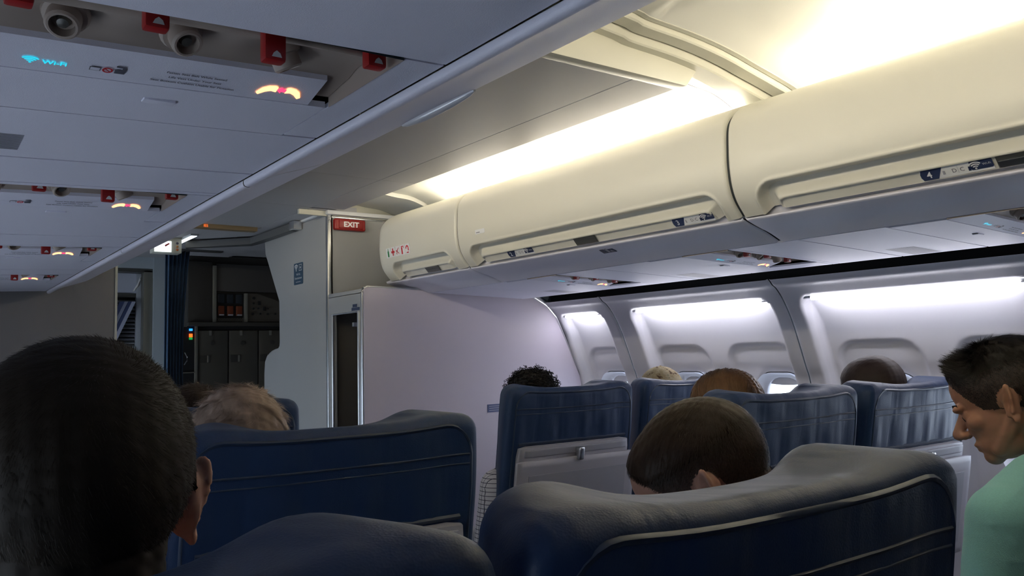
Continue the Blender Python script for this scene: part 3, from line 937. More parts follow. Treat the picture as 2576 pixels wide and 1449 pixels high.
tube('corner_cover', [(1.05, BULK_Y + 0.02, 1.575), (1.33, BULK_Y + 0.02, 1.566), (1.44, BULK_Y + 0.02, 1.558), (1.53, BULK_Y + 0.02, 1.515), (1.60, BULK_Y + 0.02, 1.448), (1.64, BULK_Y + 0.02, 1.37)], [0.012, 0.020, 0.026, 0.026, 0.018, 0.010], M_WALL, bk, n=10)
d = Decal((1.130, BULK_Y, 0.955), (1, 0, 0), (0, 0, 1), bk)
s_ = d.rect('notice_plate', 0, 0, 0.105, 0.040, mat('notice_blue', (0.06, 0.08, 0.20), 0.4), 0.0004)
d.multi('notice_lines', [[(0.010, 0.0295), (0.090, 0.0295), (0.090, 0.031), (0.010, 0.031)], [(0.010, 0.0190), (0.072, 0.0190), (0.072, 0.0205), (0.010, 0.0205)], [(0.010, 0.0085), (0.095, 0.0085), (0.095, 0.010), (0.010, 0.010)]], M_PLAC, 0.0014, s_)

cs = empty('closet', (0.9, 3.72, 0), 'grey low closet with open narrow doorway between bulkhead and exit sign panel', 'closet')
rbox('closet_top', (0.45, 3.548, 1.545), (0.62, 3.93, 1.570), M_MONU, cs, 0.004)
rbox('closet_top', (0.62, 3.66, 1.545), (1.70, 3.93, 1.570), M_MONU, cs)
rbox('header', (0.45, 3.548, 1.463), (0.47, 3.93, 1.552), M_MONU, cs)
rbox('jamb', (0.45, 3.548, 0), (0.47, 3.572, 1.463), M_METAL, cs, 0.002)
rbox('jamb', (0.45, 3.868, 0), (0.47, 3.93, 1.463), M_MONU, cs, 0.002)
tube('jamb_trim', [(0.448, 3.868, 0.0), (0.448, 3.868, 1.463)], 0.006, M_METAL, cs)
tube('jamb_trim', [(0.448, 3.575, 0.0), (0.448, 3.575, 1.463)], 0.006, M_METAL, cs)
tube('header_trim', [(0.448, 3.575, 1.463), (0.448, 3.868, 1.463)], 0.004, M_METAL, cs)
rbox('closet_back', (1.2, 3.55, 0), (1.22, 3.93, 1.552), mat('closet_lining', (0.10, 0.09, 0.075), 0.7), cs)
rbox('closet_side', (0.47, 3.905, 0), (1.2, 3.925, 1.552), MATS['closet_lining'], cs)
rbox('hanging_rail', (0.50, 3.735, 1.40), (1.18, 3.755, 1.42), M_METAL, cs)
d = Decal((0.45, 3.65, 1.471), (0, -1, 0), (0, 0, 1), cs)
d.rect('door_notice', 0.0, 0.0, 0.085, 0.014, M_NAVY, 0.0004)
d.rect('door_notice', 0.012, 0.016, 0.045, 0.014, M_NAVY, 0.0004)
# dark jacket hanging inside
jk = empty('hanging_jacket', (0.72, 3.72, 0.5), 'black jacket hanging inside the dark closet', 'jacket')
P = []
for z in np.linspace(1.36, 0.50, 16):
    t = (1.36 - z) / 0.86
    row = []
    for a in np.linspace(0, 2 * PI, 28):
        w = 0.05 + 0.17 * min(1, (t * 5) ** 0.6); dp = 0.03 + 0.07 * min(1, t * 6)
        wr = 1 + 0.10 * math.sin(5 * a + 2 * t) * t
        row.append((0.72 + dp * math.cos(a) * wr, 3.73 + w * 0.7 * math.sin(a) * wr, z))
    P.append(row)
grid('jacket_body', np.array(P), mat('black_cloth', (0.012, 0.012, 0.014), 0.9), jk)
tube('hanger', [(0.72, 3.73, 1.36), (0.72, 3.74, 1.40), (0.72, 3.75, 1.425), (0.72, 3.765, 1.41)], 0.004, M_METAL, jk)

mo = empty('closet_monument', (0.45, 4.4, 0), 'tall grey partition unit with EXIT sign panel and wavy front edge', 'partition')
side = [(3.93, 0.0), (3.93, 1.978), (4.863, 1.985), (4.842, 1.875), (4.612, 1.581), (4.606, 1.345), (4.612, 1.322), (4.635, 1.308), (4.70, 1.303), (4.76, 1.292), (4.82, 1.268), (4.852, 1.235), (4.862, 1.166), (4.862, 0.0)]
prism('side_panel', side, 'x', 0.45, 0.478, M_MONU, mo, bevel=0.002)
tube('edge_trim', [(0.464, y + 0.001, z) for y, z in side[2:]], 0.008, M_METAL, mo)
rbox('exit_panel', (0.455, 3.93, 1.570), (1.10, 3.955, 1.975), M_MONU, mo, 0.002)
rbox('corner_post', (0.445, 3.922, 0.0), (0.468, 3.945, 1.982), M_METAL, mo, 0.004)
lathe('post_screw', [(0.001, -0.001), (0.006, 0.0), (0.005, 0.002), (0.001, 0.003)], (0.457, 3.922, 1.945), (0, -1, 0), M_CHROME, mo, 10)
rbox('panel_top_trim', (0.468, 3.918, 1.962), (0.76, 3.932, 1.970), M_METAL, mo, 0.002)
rbox('ceiling_moulding', (0.438, 3.90, 1.976), (1.05, 3.98, 1.998), M_WHITE, mo, 0.006)
rbox('ceiling_moulding', (0.438, 3.98, 1.984), (0.50, 4.86, 1.998), M_WHITE, mo, 0.006)
d = Decal((0.45, 4.385, 1.652), (0, -1, 0), (0, 0, 1), mo)
s_ = d.rect('wifi_poster', 0, 0, 0.130, 0.118, mat('poster_blue', (0.03, 0.075, 0.13), 0.45), 0.0004, r=0.008)
d.wifi('wifi_symbol', 0.036, 0.076, 0.034, M_PLAC, 0.0014, s_)
d.multi('play_symbol', [[(0.075, 0.074), (0.115, 0.074), (0.115, 0.0765), (0.075, 0.0765)], [(0.075, 0.108), (0.115, 0.108), (0.115, 0.1055), (0.075, 0.1055)], [(0.075, 0.074), (0.0775, 0.074), (0.0775, 0.108), (0.075, 0.108)], [(0.1125, 0.074), (0.115, 0.074), (0.115, 0.108), (0.1125, 0.108)], [(0.088, 0.083), (0.104, 0.091), (0.088, 0.099)]], M_PLAC, 0.0014, s_)
d.text('poster_lettering', 'Wi-Fi &\nEntertainment', 0.065, 0.050, 0.017, M_PLAC, 0.0014, s_, align='CENTER', space=1.2)
d.multi('poster_line', [[(0.03, 0.012), (0.10, 0.012), (0.10, 0.016), (0.03, 0.016)]], M_TRAY, 0.0014, s_)
# EXIT sign
ex = empty('exit_sign', (0.563, 3.925, 1.928), 'red illuminated EXIT sign on the grey panel above the closet', 'exit sign')
rbox('sign_housing', (0.478, 3.898, 1.900), (0.648, 3.930, 1.958), M_RED, ex, 0.010, 3)
rbox('sign_face', (0.498, 3.893, 1.908), (0.630, 3.902, 1.950), mat('exit_face', (0.30, 0.010, 0.008), 0.35), ex, 0.003)
d = Decal((0.498, 3.893, 1.908), (1, 0, 0), (0, 0, 1), ex)
d.text('exit_lettering', 'EXIT', 0.066, 0.008, 0.037, mat('exit_white', (0.8, 0.75, 0.68), 0.5, emit=(1.0, 0.9, 0.8), estr=0.25), 0.0008, align='CENTER', bold=0.0011, sx=1.12)

# ------------------------------------------------------------------ left partition
lb = empty('wall_partition_left', (-1.1, 4.0, 0), 'dark grey partition in front of the left seats', kind='structure')
rbox('partition_panel', (-1.80, 4.0, 0), (-0.522, 4.03, 2.02), mat('partition_laminate', (0.17, 0.165, 0.17), 0.5, bump=0.03, bscale=700), lb, 0.003)
rbox('partition_edge', (-0.524, 3.996, 0), (-0.514, 4.034, 2.0), M_TRIMC, lb, 0.002)

# ------------------------------------------------------------------ forward vestibule: doorway, curtain, galley
dw = empty('door_1', (0.08, 6.6, 0), 'metal framed doorway to the flight deck with louvred lower panel', kind='structure')
rbox('frame_post', (0.140, 6.58, 0), (0.203, 6.66, 1.935), M_GALLEYL, dw, 0.004)
rbox('frame_post', (-0.62, 6.58, 0), (-0.56, 6.66, 1.935), M_GALLEYL, dw, 0.004)
rbox('frame_head', (-0.62, 6.58, 1.917), (0.203, 6.66, 1.945), M_DMETAL, dw, 0.003)
rbox('door_leaf', (-0.56, 6.67, 1.762), (0.14, 6.70, 1.915), mat('door_white', (0.55, 0.58, 0.68), 0.5), dw)
rbox('door_rail', (-0.56, 6.66, 1.735), (0.105, 6.70, 1.765), M_DMETAL, dw, 0.003)
rbox('door_stile', (0.105, 6.655, 0), (0.140, 6.70, 1.915), mat('door_stile_paint', (0.42, 0.45, 0.50), 0.4), dw, 0.003)
rbox('louvre_back', (-0.56, 6.715, 0.0), (0.105, 6.72, 1.74), M_DARK, dw)
for k in range(30):
    z = 1.715 - k * 0.028
    v = [(-0.56, 6.700, z), (0.103, 6.700, z), (0.103, 6.672, z - 0.016), (-0.56, 6.672, z - 0.016),
         (-0.56, 6.703, z - 0.004), (0.103, 6.703, z - 0.004), (0.103, 6.675, z - 0.020), (-0.56, 6.675, z - 0.020)]
    obj('louvre_slat', v, [[0, 1, 2, 3], [7, 6, 5, 4], [3, 2, 6, 7], [0, 3, 7, 4], [1, 5, 6, 2], [0, 4, 5, 1]], mat('louvre_grey', (0.34, 0.36, 0.40), 0.4), dw)
tube('door_handle', [(0.085, 6.662, 1.78), (0.110, 6.650, 1.82), (0.128, 6.650, 1.87), (0.134, 6.662, 1.895)], 0.007, M_WHITE, dw)
# leaning striped gate in the doorway
lg = empty('striped_gate', (-0.05, 6.62, 1.2), 'blue and white striped bars leaning across the louvred doorway', 'gate')
bars = [(-0.090, 0.018, 'gate_dark', (0.10, 0.11, 0.14)), (-0.045, 0.016, 'gate_blue', (0.05, 0.07, 0.16)), (-0.018, 0.013, 'gate_grey', (0.30, 0.32, 0.42)), (0.010, 0.012, 'gate_blue', (0.05, 0.07, 0.16)), (0.034, 0.013, 'gate_pale', (0.50, 0.53, 0.66))]
for off, w, nm, c in bars:
    m_ = mat(nm, c, 0.5)
    zt, zb = 1.70, 1.00
    sl = 0.44
    xt = 0.045 + off
    v = []
    for y in (6.612 - 0.1 * abs(off), 6.64):
        for z in (zb, zt):
            for s2 in (-1, 1):
                v.append((xt - (zt - z) * sl + s2 * w, y, z))
    obj('gate_bar', v, [[0, 1, 3, 2], [4, 6, 7, 5], [0, 4, 5, 1], [2, 3, 7, 6], [0, 2, 6, 4], [1, 5, 7, 3]], m_, lg)

ws = empty('wall_vestibule', (0.27, 6.55, 0), 'narrow pale wall panel between doorway and curtain', kind='structure')
rbox('wall_panel', (0.203, 6.55, 0), (0.60, 6.58, 2.03), mat('vestibule_panel', (0.50, 0.56, 0.60), 0.5), ws)
rbox('lintel', (-1.4, 6.56, 1.945), (0.203, 6.60, 2.05), MATS['vestibule_panel'], ws)
rbox('left_panel', (-1.7, 6.56, 0), (-0.62, 6.60, 1.945), MATS['vestibule_panel'], ws)

# curtain
ct = empty('galley_curtain', (0.18, 5.7, 0.05), 'blue pleated curtain gathered at the galley entrance', 'curtain')
xs = np.linspace(0, 1, 90)
P = []
for z in np.linspace(1.985, 0.05, 60):
    t = (1.985 - z) / 1.9
    row = []
    for s in xs:
        wdt = 0.165 - 0.03 * math.sin(PI * min(1, t * 1.5))
        x = 0.092 + wdt * s - 0.03 * t * s
        y = 5.72 + 0.028 * math.sin(s * 2 * PI * 6 + 0.6 * t) * (0.6 + 0.4 * t) + 0.05 * s
        row.append((x, y, z))
    P.append(row)
P = np.array(P)
cu_o = grid('curtain_cloth', P, M_CURTAIN, ct)
sm = cu_o.modifiers.new('thickness', 'SOLIDIFY'); sm.thickness = 0.004
rbox('curtain_track', (-0.6, 5.70, 1.985), (0.46, 5.76, 1.996), M_DMETAL, ct)
# overhead beam with bracket from the partition towards the left
bm_ = tag(empty('ceiling_beam', (0.3, 4.6, 1.95), 'dark ceiling beam with small metal bracket above the vestibule', 'beam'))
prism('beam_body', [(0.445, 4.30), (0.445, 4.86), (0.43, 5.02), (0.12, 5.32), (0.10, 5.27), (0.39, 4.94), (0.405, 4.30)], 'z', 1.945, 1.985, mat('beam_grey', (0.12, 0.12, 0.12), 0.5), bm_)
rbox('beam_bracket', (0.400, 4.26, 1.945), (0.447, 4.33, 1.992), M_METAL, bm_, 0.004)

# display sign, fixture, oxygen/light box
ds = empty('display_sign', (0.19, 4.65, 1.98), 'tan ceiling display sign with orange lettering', 'sign')
rbox('display_box', (-0.13, 4.60, 1.972), (0.320, 4.66, 1.997), mat('display_tan', (0.28, 0.20, 0.11), 0.5), ds, 0.003)
d = Decal((0.0, 4.60, 1.972), (1, 0, 0), (0, 0, 1), ds)
d.text('display_lettering', 'IES', 0.022, 0.006, 0.020, M_ORANGE, 0.0006)
cf = empty('ceiling_fixture', (0.08, 5.18, 1.99), 'small white rectangular ceiling lamp in the vestibule', 'light')
rbox('fixture_frame', (0.060, 5.00, 1.985), (0.105, 5.42, 1.995), M_WHITE, cf, 0.002)
rbox('fixture_lens', (0.066, 5.01, 1.982), (0.099, 5.41, 1.986), M_FIXT, cf)
bxo = empty('indicator_box', (0.0, 5.2, 1.93), 'cream ceiling box with three round indicator lamps', 'call light box')
rbox('box_body', (-0.10, 5.20, 1.900), (0.062, 5.30, 1.995), mat('box_cream', (0.66, 0.66, 0.56), 0.5), bxo, 0.008)
rbox('box_sign', (-0.095, 5.193, 1.905), (0.000, 5.203, 1.97), M_FIXT, bxo, 0.002)
for z, m_ in ((1.960, M_INK), (1.940, mat('lamp_amber', (0.6, 0.28, 0.08), 0.4)), (1.921, mat('lamp_orange', (0.6, 0.15, 0.03), 0.4))):
    lathe('indicator_lamp', [(0.001, 0.006), (0.005, 0.005), (0.0075, 0.0), (0.0075, -0.004)], (0.035, 5.198, z), (0, -1, 0), m_, bxo, 12)
d = Decal((-0.095, 5.193, 1.905), (1, 0, 0), (0, 0, 1), bxo)
d.multi('red_mark', [[(0.060, 0.030), (0.085, 0.048), (0.080, 0.054), (0.056, 0.040)]], M_REDP)

# galley, with its shade painted into the dark materials
ga = empty('galley_unit', (0.8, 6.3, 0), 'galley wall unit painted dark for shade, with latched lockers and switch panel', 'galley')
GY = 6.2
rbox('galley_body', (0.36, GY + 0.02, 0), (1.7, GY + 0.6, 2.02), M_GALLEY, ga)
rbox('side_cabinet', (0.355, GY - 0.02, 1.52), (0.525, GY + 0.02, 1.97), M_GALLEY, ga, 0.004)
rbox('frame_post', (0.526, GY - 0.03, 1.53), (0.553, GY + 0.02, 1.945), M_GALLEYL, ga, 0.003)
rbox('frame_post', (0.757, GY - 0.03, 1.53), (0.782, GY + 0.02, 1.745), M_GALLEYL, ga, 0.003)
rbox('counter_edge', (0.355, GY - 0.05, 1.500), (1.5, GY + 0.02, 1.528), M_GALLEY, ga, 0.004)
rbox('counter_gap', (0.43, GY + 0.005, 1.474), (1.5, GY + 0.022, 1.500), M_BLACK, ga)
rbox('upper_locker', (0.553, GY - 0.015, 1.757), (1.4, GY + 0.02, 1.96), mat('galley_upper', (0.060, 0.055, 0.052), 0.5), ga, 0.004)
# coffee-maker niche
rbox('niche_back', (0.560, GY - 0.004, 1.566), (0.757, GY + 0.021, 1.745), M_BLACK, ga)
for k in range(3):
    x = 0.590 + k * 0.066
    b_ = rbox('beverage_maker', (x - 0.022, GY - 0.02, 1.578), (x + 0.022, GY - 0.002, 1.650), mat('maker_rust', (0.16, 0.035, 0.012), 0.4), ga, 0.003)
    rbox('maker_tray', (x - 0.018, GY - 0.03, 1.578), (x + 0.018, GY - 0.019, 1.588), M_TRAY, b_, 0.002)
    rbox('maker_top', (x - 0.024, GY - 0.016, 1.672), (x + 0.024, GY - 0.003, 1.735), mat('maker_dark', (0.014, 0.02, 0.028), 0.4), b_, 0.003)
gv, gf = [], []
for k in range(16):
    for sgn in (1, -1):
        x = 0.566 + k * 0.0118
        b0_ = len(gv)
        a_, c_ = (x, 1.536) if sgn > 0 else (x + 0.014, 1.536), (x + 0.014, 1.560) if sgn > 0 else (x, 1.560)
        gv += [(a_[0], GY - 0.012, a_[1]), (a_[0] + 0.0028, GY - 0.012, a_[1]), (c_[0] + 0.0028, GY - 0.012, c_[1]), (c_[0], GY - 0.012, c_[1])]
        gf.append([b0_, b0_ + 1, b0_ + 2, b0_ + 3])
o_ = obj('drip_mesh', gv, gf, M_GALLEYL, ga); o_['kind'] = 'stuff'
# switch panel with knobs
prism('switch_panel', [(0.785, 1.535), (1.45, 1.535), (1.45, 1.60), (1.03, 1.690), (0.86, 1.745), (0.785, 1.745)], 'y', GY - 0.012, GY + 0.02, mat('galley_panel', (0.085, 0.075, 0.062), 0.5), ga)
for x, z, r in ((0.832, 1.712, .011), (0.828, 1.673, .007), (0.828, 1.633, .008), (0.865, 1.634, .007), (0.935, 1.634, .007), (0.822, 1.594, .010), (0.880, 1.594, .008), (0.938, 1.594, .008), (0.995, 1.594, .008)):
    lathe('control_knob', [(r, 0), (r, 0.012), (r * 0.8, 0.016), (0.001, 0.016)], (x, GY - 0.012, z), (0, -1, 0), M_BLACK, ga, 12)
for x, z in ((0.862, 1.660), (0.902, 1.618)):
    rbox('circuit_switch', (x, GY - 0.022, z), (x + 0.020, GY - 0.012, z + 0.030), M_BLACK, ga, 0.002)
# lower lockers
for k in range(5):
    x0_ = 0.426 + k * 0.222
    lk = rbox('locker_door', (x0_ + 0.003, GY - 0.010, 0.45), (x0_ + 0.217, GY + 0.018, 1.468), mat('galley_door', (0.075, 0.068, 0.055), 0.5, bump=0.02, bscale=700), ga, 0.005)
    rbox('latch_recess', (x0_ + 0.012, GY - 0.013, 1.235), (x0_ + 0.085, GY - 0.009, 1.290), M_GALLEY, lk, 0.001)
    rbox('latch_tab', (x0_ + 0.066, GY - 0.018, 1.238), (x0_ + 0.080, GY - 0.011, 1.287), M_GALLEYL, lk, 0.001)
    lathe('locker_dial', [(0.016, 0), (0.016, 0.003), (0.012, 0.004), (0.001, 0.004)], (x0_ + 0.105, GY - 0.010, 1.378), (0, -1, 0), M_GALLEY, lk, 14)
    rbox('locker_tag', (x0_ + 0.078, GY - 0.018, 1.432), (x0_ + 0.098, GY - 0.012, 1.468), M_GALLEYL, lk, 0.001)
rbox('frame_post', (0.405, GY - 0.02, 0.4), (0.424, GY + 0.02, 1.50), M_GALLEYL, ga, 0.003)
for z, m_ in ((1.475, M_BLUELED), (1.434, M_REDLED), (1.412, M_GRNLED)):
    rbox('status_light', (0.366, GY - 0.015, z - 0.008 - 0.004 * (m_ is M_REDLED)), (0.389, GY - 0.004, z + 0.008 + 0.004 * (m_ is M_REDLED)), m_, ga, 0.002)
rbox('appliance_column', (0.32, GY - 0.002, 0.5), (0.404, GY + 0.02, 1.495), M_BLACK, ga)
rbox('appliance_shelf', (0.32, GY - 0.03, 1.165), (0.404, GY + 0.02, 1.172), M_GALLEYL, ga)
tube('appliance_handle', [(0.335, GY - 0.02, 1.31), (0.342, GY - 0.05, 1.28), (0.340, GY - 0.05, 1.25), (0.332, GY - 0.02, 1.225)], 0.004, M_CHROME, ga)


# ------------------------------------------------------------------ seats
def rounded_block(nx, ny, nz, lo, hi, r):
    """subdivided box with rounded edges; returns verts (n,3), faces"""
    bm = bmesh.new()
    bmesh.ops.create_cube(bm, size=2)
    def cut(axis, n):
        for k in range(1, n):
            t = -1 + 2 * k / n
            co = [0, 0, 0]; co[axis] = t
            no = [0, 0, 0]; no[axis] = 1
            bmesh.ops.bisect_plane(bm, geom=bm.verts[:] + bm.edges[:] + bm.faces[:], plane_co=co, plane_no=no)
    cut(0, nx); cut(1, ny); cut(2, nz)
    bm.verts.index_update()
    V = np.array([v.co[:] for v in bm.verts]); F = [[v.index for v in f.verts] for f in bm.faces]
    bm.free()
    lo = np.array(lo); hi = np.array(hi)
    c = (lo + hi) / 2; h = (hi - lo) / 2
    # concentrate samples near the edges
    V = np.sign(V) * (1 - (1 - np.abs(V)) ** 1.25)
    p = V * h
    inner = h - r
    q = np.clip(p, -inner, inner)
    dlt = p - q
    L = np.linalg.norm(dlt, axis=1, keepdims=True)
    n = np.where(L > 1e-9, dlt / np.maximum(L, 1e-9), 0)
    mx = np.max(np.abs(dlt) / r, axis=1, keepdims=True)
    p = q + n * r * np.minimum(1, mx)
    return p + c, F


SEAT_MESH = {}


def seat_back_shape(x, y, z):
    """deform the upright block: winged, saddle-topped headrest, raked back"""
    top = np.clip((z - 0.95) / 0.17, 0, 1)
    front = np.clip((y + 0.02) / 0.13, 0, 1)
    wing = np.exp(-((np.abs(x) - 0.235) / 0.075) ** 2)
    z = z + top ** 2 * (0.022 * wing * (0.15 + 0.85 * front) - 0.011 * front - 0.004)
    y = y + top * 0.020 * wing * front - 0.016 * top * front * np.exp(-(x / 0.14) ** 2)
    # narrower towards the top corners, slight waist at arm height
    x = x * (1 - 0.03 * top ** 2) * (1 - 0.15 * front ** 2)
    # rake
    y = y + (1.12 - z) * 0.16
    # soft aft belly
    y = y - 0.010 * np.exp(-((z - 0.98) / 0.12) ** 2) * np.clip((0.05 - y) / 0.1, 0, 1)
    return x, y, z


def build_seat(name, loc, label, group):
    root = empty(name, loc, label, 'seat', group)
    W2 = 0.30

    def part(nm, key, fn, m, par=root, smooth=True):
        if key not in SEAT_MESH:
            v, f = fn()
            o = obj(nm, v, f, m, par, smooth, local=True, angle=60)
            SEAT_MESH[key] = o.data
        else:
            o = bpy.data.objects.new(nm, SEAT_MESH[key]); COL.objects.link(o); o.parent = par
        return o

    def back():
        v, f = rounded_block(44, 12, 48, (-W2, 0.0, 0.42), (W2, 0.135, 1.136), 0.030)
        x, y, z = seat_back_shape(v[:, 0], v[:, 1], v[:, 2])
        # leather drape folds under the seam on the aft face
        aft = np.clip((0.03 - (v[:, 1])) / 0.03, 0, 1) * np.clip((0.27 - np.abs(v[:, 0])) / 0.04, 0, 1)
        zz = v[:, 2]
        amp = 0.0022 * aft * np.clip((1.05 - zz) / 0.05, 0, 1) * np.clip((zz - 0.90) / 0.05, 0, 1)
        y = y - amp * (np.sin(x * 63 + 4 * zz + 1.3 * np.sin(x * 17)) + 0.6 * np.sin(x * 131 + 2))
        y = y - 0.0016 * aft * np.sin(x * 50 + 1.0) * np.exp(-((zz - 1.09) / 0.02) ** 2)
        return np.stack([x, y, z], 1), f
    bk_ = part('backrest', 'back', back, M_LEATHER)

    def tubemesh(pts, r, n=6, closed=False):
        o = tube('tmp', pts, r, None, None, closed, n)
        me = o.data
        v = np.array([q.co[:] for q in me.vertices]); f = [list(p.vertices) for p in me.polygons]
        bpy.data.objects.remove(o); bpy.data.meshes.remove(me)
        return v, f

    def edge_path():
        pts = []
        for t in np.linspace(0, 1, 50):
            # rounded path on the aft face: up left side, across, down right side
            s = t * 3
            r_ = 0.055
            pts.append(None)
        path = [(-0.272, 0.62), (-0.272, 0.80), (-0.272, 1.00)] + [(-0.217 - 0.055 * math.cos(a), 1.060 + 0.055 * math.sin(a)) for a in np.linspace(0, PI / 2, 8)] + \
               [(x, 1.115) for x in np.linspace(-0.20, 0.20, 14)] + [(0.217 + 0.055 * math.sin(a), 1.060 + 0.055 * math.cos(a)) for a in np.linspace(0, PI / 2, 8)] + [(0.272, 1.00), (0.272, 0.80), (0.272, 0.62)]
        xx = np.array([p[0] for p in path]); zz = np.array([p[1] for p in path])
        X, Y, Z = seat_back_shape(xx, np.full_like(xx, 0.003), zz)
        return list(zip(X, Y - 0.001, Z))
    part('piping', 'pipe', lambda: tubemesh(edge_path(), 0.0042), M_PIPE)

    def seam_path(zv):
        xx = np.linspace(-0.268, 0.268, 30)
        X, Y, Z = seat_back_shape(xx, np.full_like(xx, 0.0), np.full_like(xx, zv))
        return list(zip(X, Y + 0.0005, Z))
    part('seam', 'seam', lambda: tubemesh(seam_path(1.058), 0.0026), M_PIPE)
    part('seam', 'seam2', lambda: tubemesh(seam_path(1.040), 0.0018), M_PIPE)
    part('cover_hem', 'hem', lambda: tubemesh([(p[0] * 0.93, p[1], p[2]) for p in seam_path(0.938)], 0.0060), M_PIPE)

    def slab(lo, hi, r, nx=10, ny=3, nz=8):
        def fn():
            v, f = rounded_block(nx, ny, nz, lo, hi, r)
            y = v[:, 1] + (1.12 - v[:, 2]) * 0.16
            return np.stack([v[:, 0], y, v[:, 2]], 1), f
        return fn
    hs = part('tray_housing', 'housing', slab((-0.255, -0.024, 0.55), (0.255, 0.03, 0.930), 0.016), M_TRAY)
    tt = part('tray_table', 'tray', slab((-0.275, -0.042, 0.56), (0.275, -0.022, 0.882), 0.009, 14, 3, 10), M_TRAY)
    part('tray_inset', 'inset', slab((-0.225, -0.0445, 0.60), (0.225, -0.036, 0.832), 0.002), M_TRAYD, tt)
    part('tray_ridge', 'ridge', slab((-0.235, -0.028, 0.892), (0.235, -0.020, 0.918), 0.0035), M_TRAYD, hs)
    part('tray_latch', 'latch', slab((-0.012, -0.055, 0.868), (0.012, -0.024, 0.915), 0.006, 4, 4, 6), M_METAL, hs)

    def cushion():
        v, f = rounded_block(16, 16, 6, (-0.238, 0.10, 0.33), (0.238, 0.66, 0.49), 0.05)
        return v, f
    part('seat_cushion', 'cush', cushion, M_LEATHER)
    for s in (-1, 1):
        part('armrest', 'arm%d' % s, lambda s=s: rounded_block(4, 12, 4, (s * 0.268 - 0.026, 0.16, 0.58), (s * 0.268 + 0.026, 0.58, 0.625), 0.016), M_TRAYD)
        part('arm_panel', 'armp%d' % s, lambda s=s: rounded_block(2, 6, 6, (s * 0.268 - 0.02, 0.16, 0.30), (s * 0.268 + 0.02, 0.55, 0.585), 0.008), M_TRAYD)
        for yy in (0.20, 0.55):
            part('leg', 'leg%d%d' % (s, int(yy * 100)), lambda s=s, yy=yy: rounded_block(2, 2, 4, (s * 0.22 - 0.02, yy - 0.025, 0.0), (s * 0.22 + 0.02, yy + 0.025, 0.34), 0.006), M_METAL)
    return root


ROWS = [0.44, 1.365, 2.29]
SX = {'A': -1.222, 'B': -0.628, 'C': 0.69, 'D': 1.325}
G_ = 'navy leather seats'
build_seat('passenger_seat', (SX['A'], ROWS[0], 0), 'navy leather seat at the bottom left behind the large close dark head', G_)
build_seat('passenger_seat', (SX['B'], ROWS[0], 0), 'large navy leather seat filling the bottom right, nearest to the viewer', G_)
build_seat('passenger_seat', (SX['A'], ROWS[1], 0), 'navy leather seat mostly hidden behind the large close dark head', G_)
build_seat('passenger_seat', (SX['B'], ROWS[1], 0), 'dark navy leather seat in front of which the grey haired person sits', G_)
build_seat('passenger_seat', (SX['B'], ROWS[2], 0), 'navy seat peeking out to the right of the grey haired head', G_)
build_seat('passenger_seat', (SX['C'], ROWS[0], 0.0), 'navy seat of the person in the aqua shirt', G_)
build_seat('passenger_seat', (SX['C'], ROWS[1], 0.0), 'navy leather seat in front of which the long haired person sits', G_)
build_seat('passenger_seat', (SX['D'], ROWS[1], 0.0), 'navy leather seat in front of which the shaven headed person sits', G_)
build_seat('passenger_seat', (SX['C'], ROWS[2], 0.0), 'blue leather seat with grey tray table behind the curly haired person', G_)
build_seat('passenger_seat', (SX['D'], ROWS[2], 0.0), 'navy leather seat behind the person in the camouflage cap', G_)


# ------------------------------------------------------------------ people
def ellip(bm, c, r, rot=None, seg=20):
    res = bmesh.ops.create_uvsphere(bm, u_segments=seg, v_segments=max(8, seg // 2), radius=1)
    for v in res['verts']:
        p = Vector((v.co.x * r[0], v.co.y * r[1], v.co.z * r[2]))
        if rot is not None: p = rot @ p
        v.co = p + Vector(c)


def capsule(bm, a, b, ra, rb, n=6):
    a, b = Vector(a), Vector(b)
    for k in range(n + 1):
        t = k / n
        r = ra + (rb - ra) * t
        p = a.lerp(b, t)
        ellip(bm, p, (r, r, r), seg=14)


def remeshed(name, bm, voxel, smooth_it=3, smooth_f=0.5):
    me = bpy.data.meshes.new(name)
    bm.to_mesh(me); bm.free()
    o = bpy.data.objects.new(name, me); COL.objects.link(o)
    r = o.modifiers.new('remesh', 'REMESH'); r.mode = 'VOXEL'; r.voxel_size = voxel; r.use_smooth_shade = True
    if smooth_it:
        s = o.modifiers.new('smooth', 'SMOOTH'); s.iterations = smooth_it; s.factor = smooth_f
    dg = bpy.context.evaluated_depsgraph_get()
    out = bpy.data.meshes.new_from_object(o.evaluated_get(dg))
    out.name = name
    bpy.data.objects.remove(o); bpy.data.meshes.remove(me)
    out.polygons.foreach_set('use_smooth', [True] * len(out.polygons))
    return out


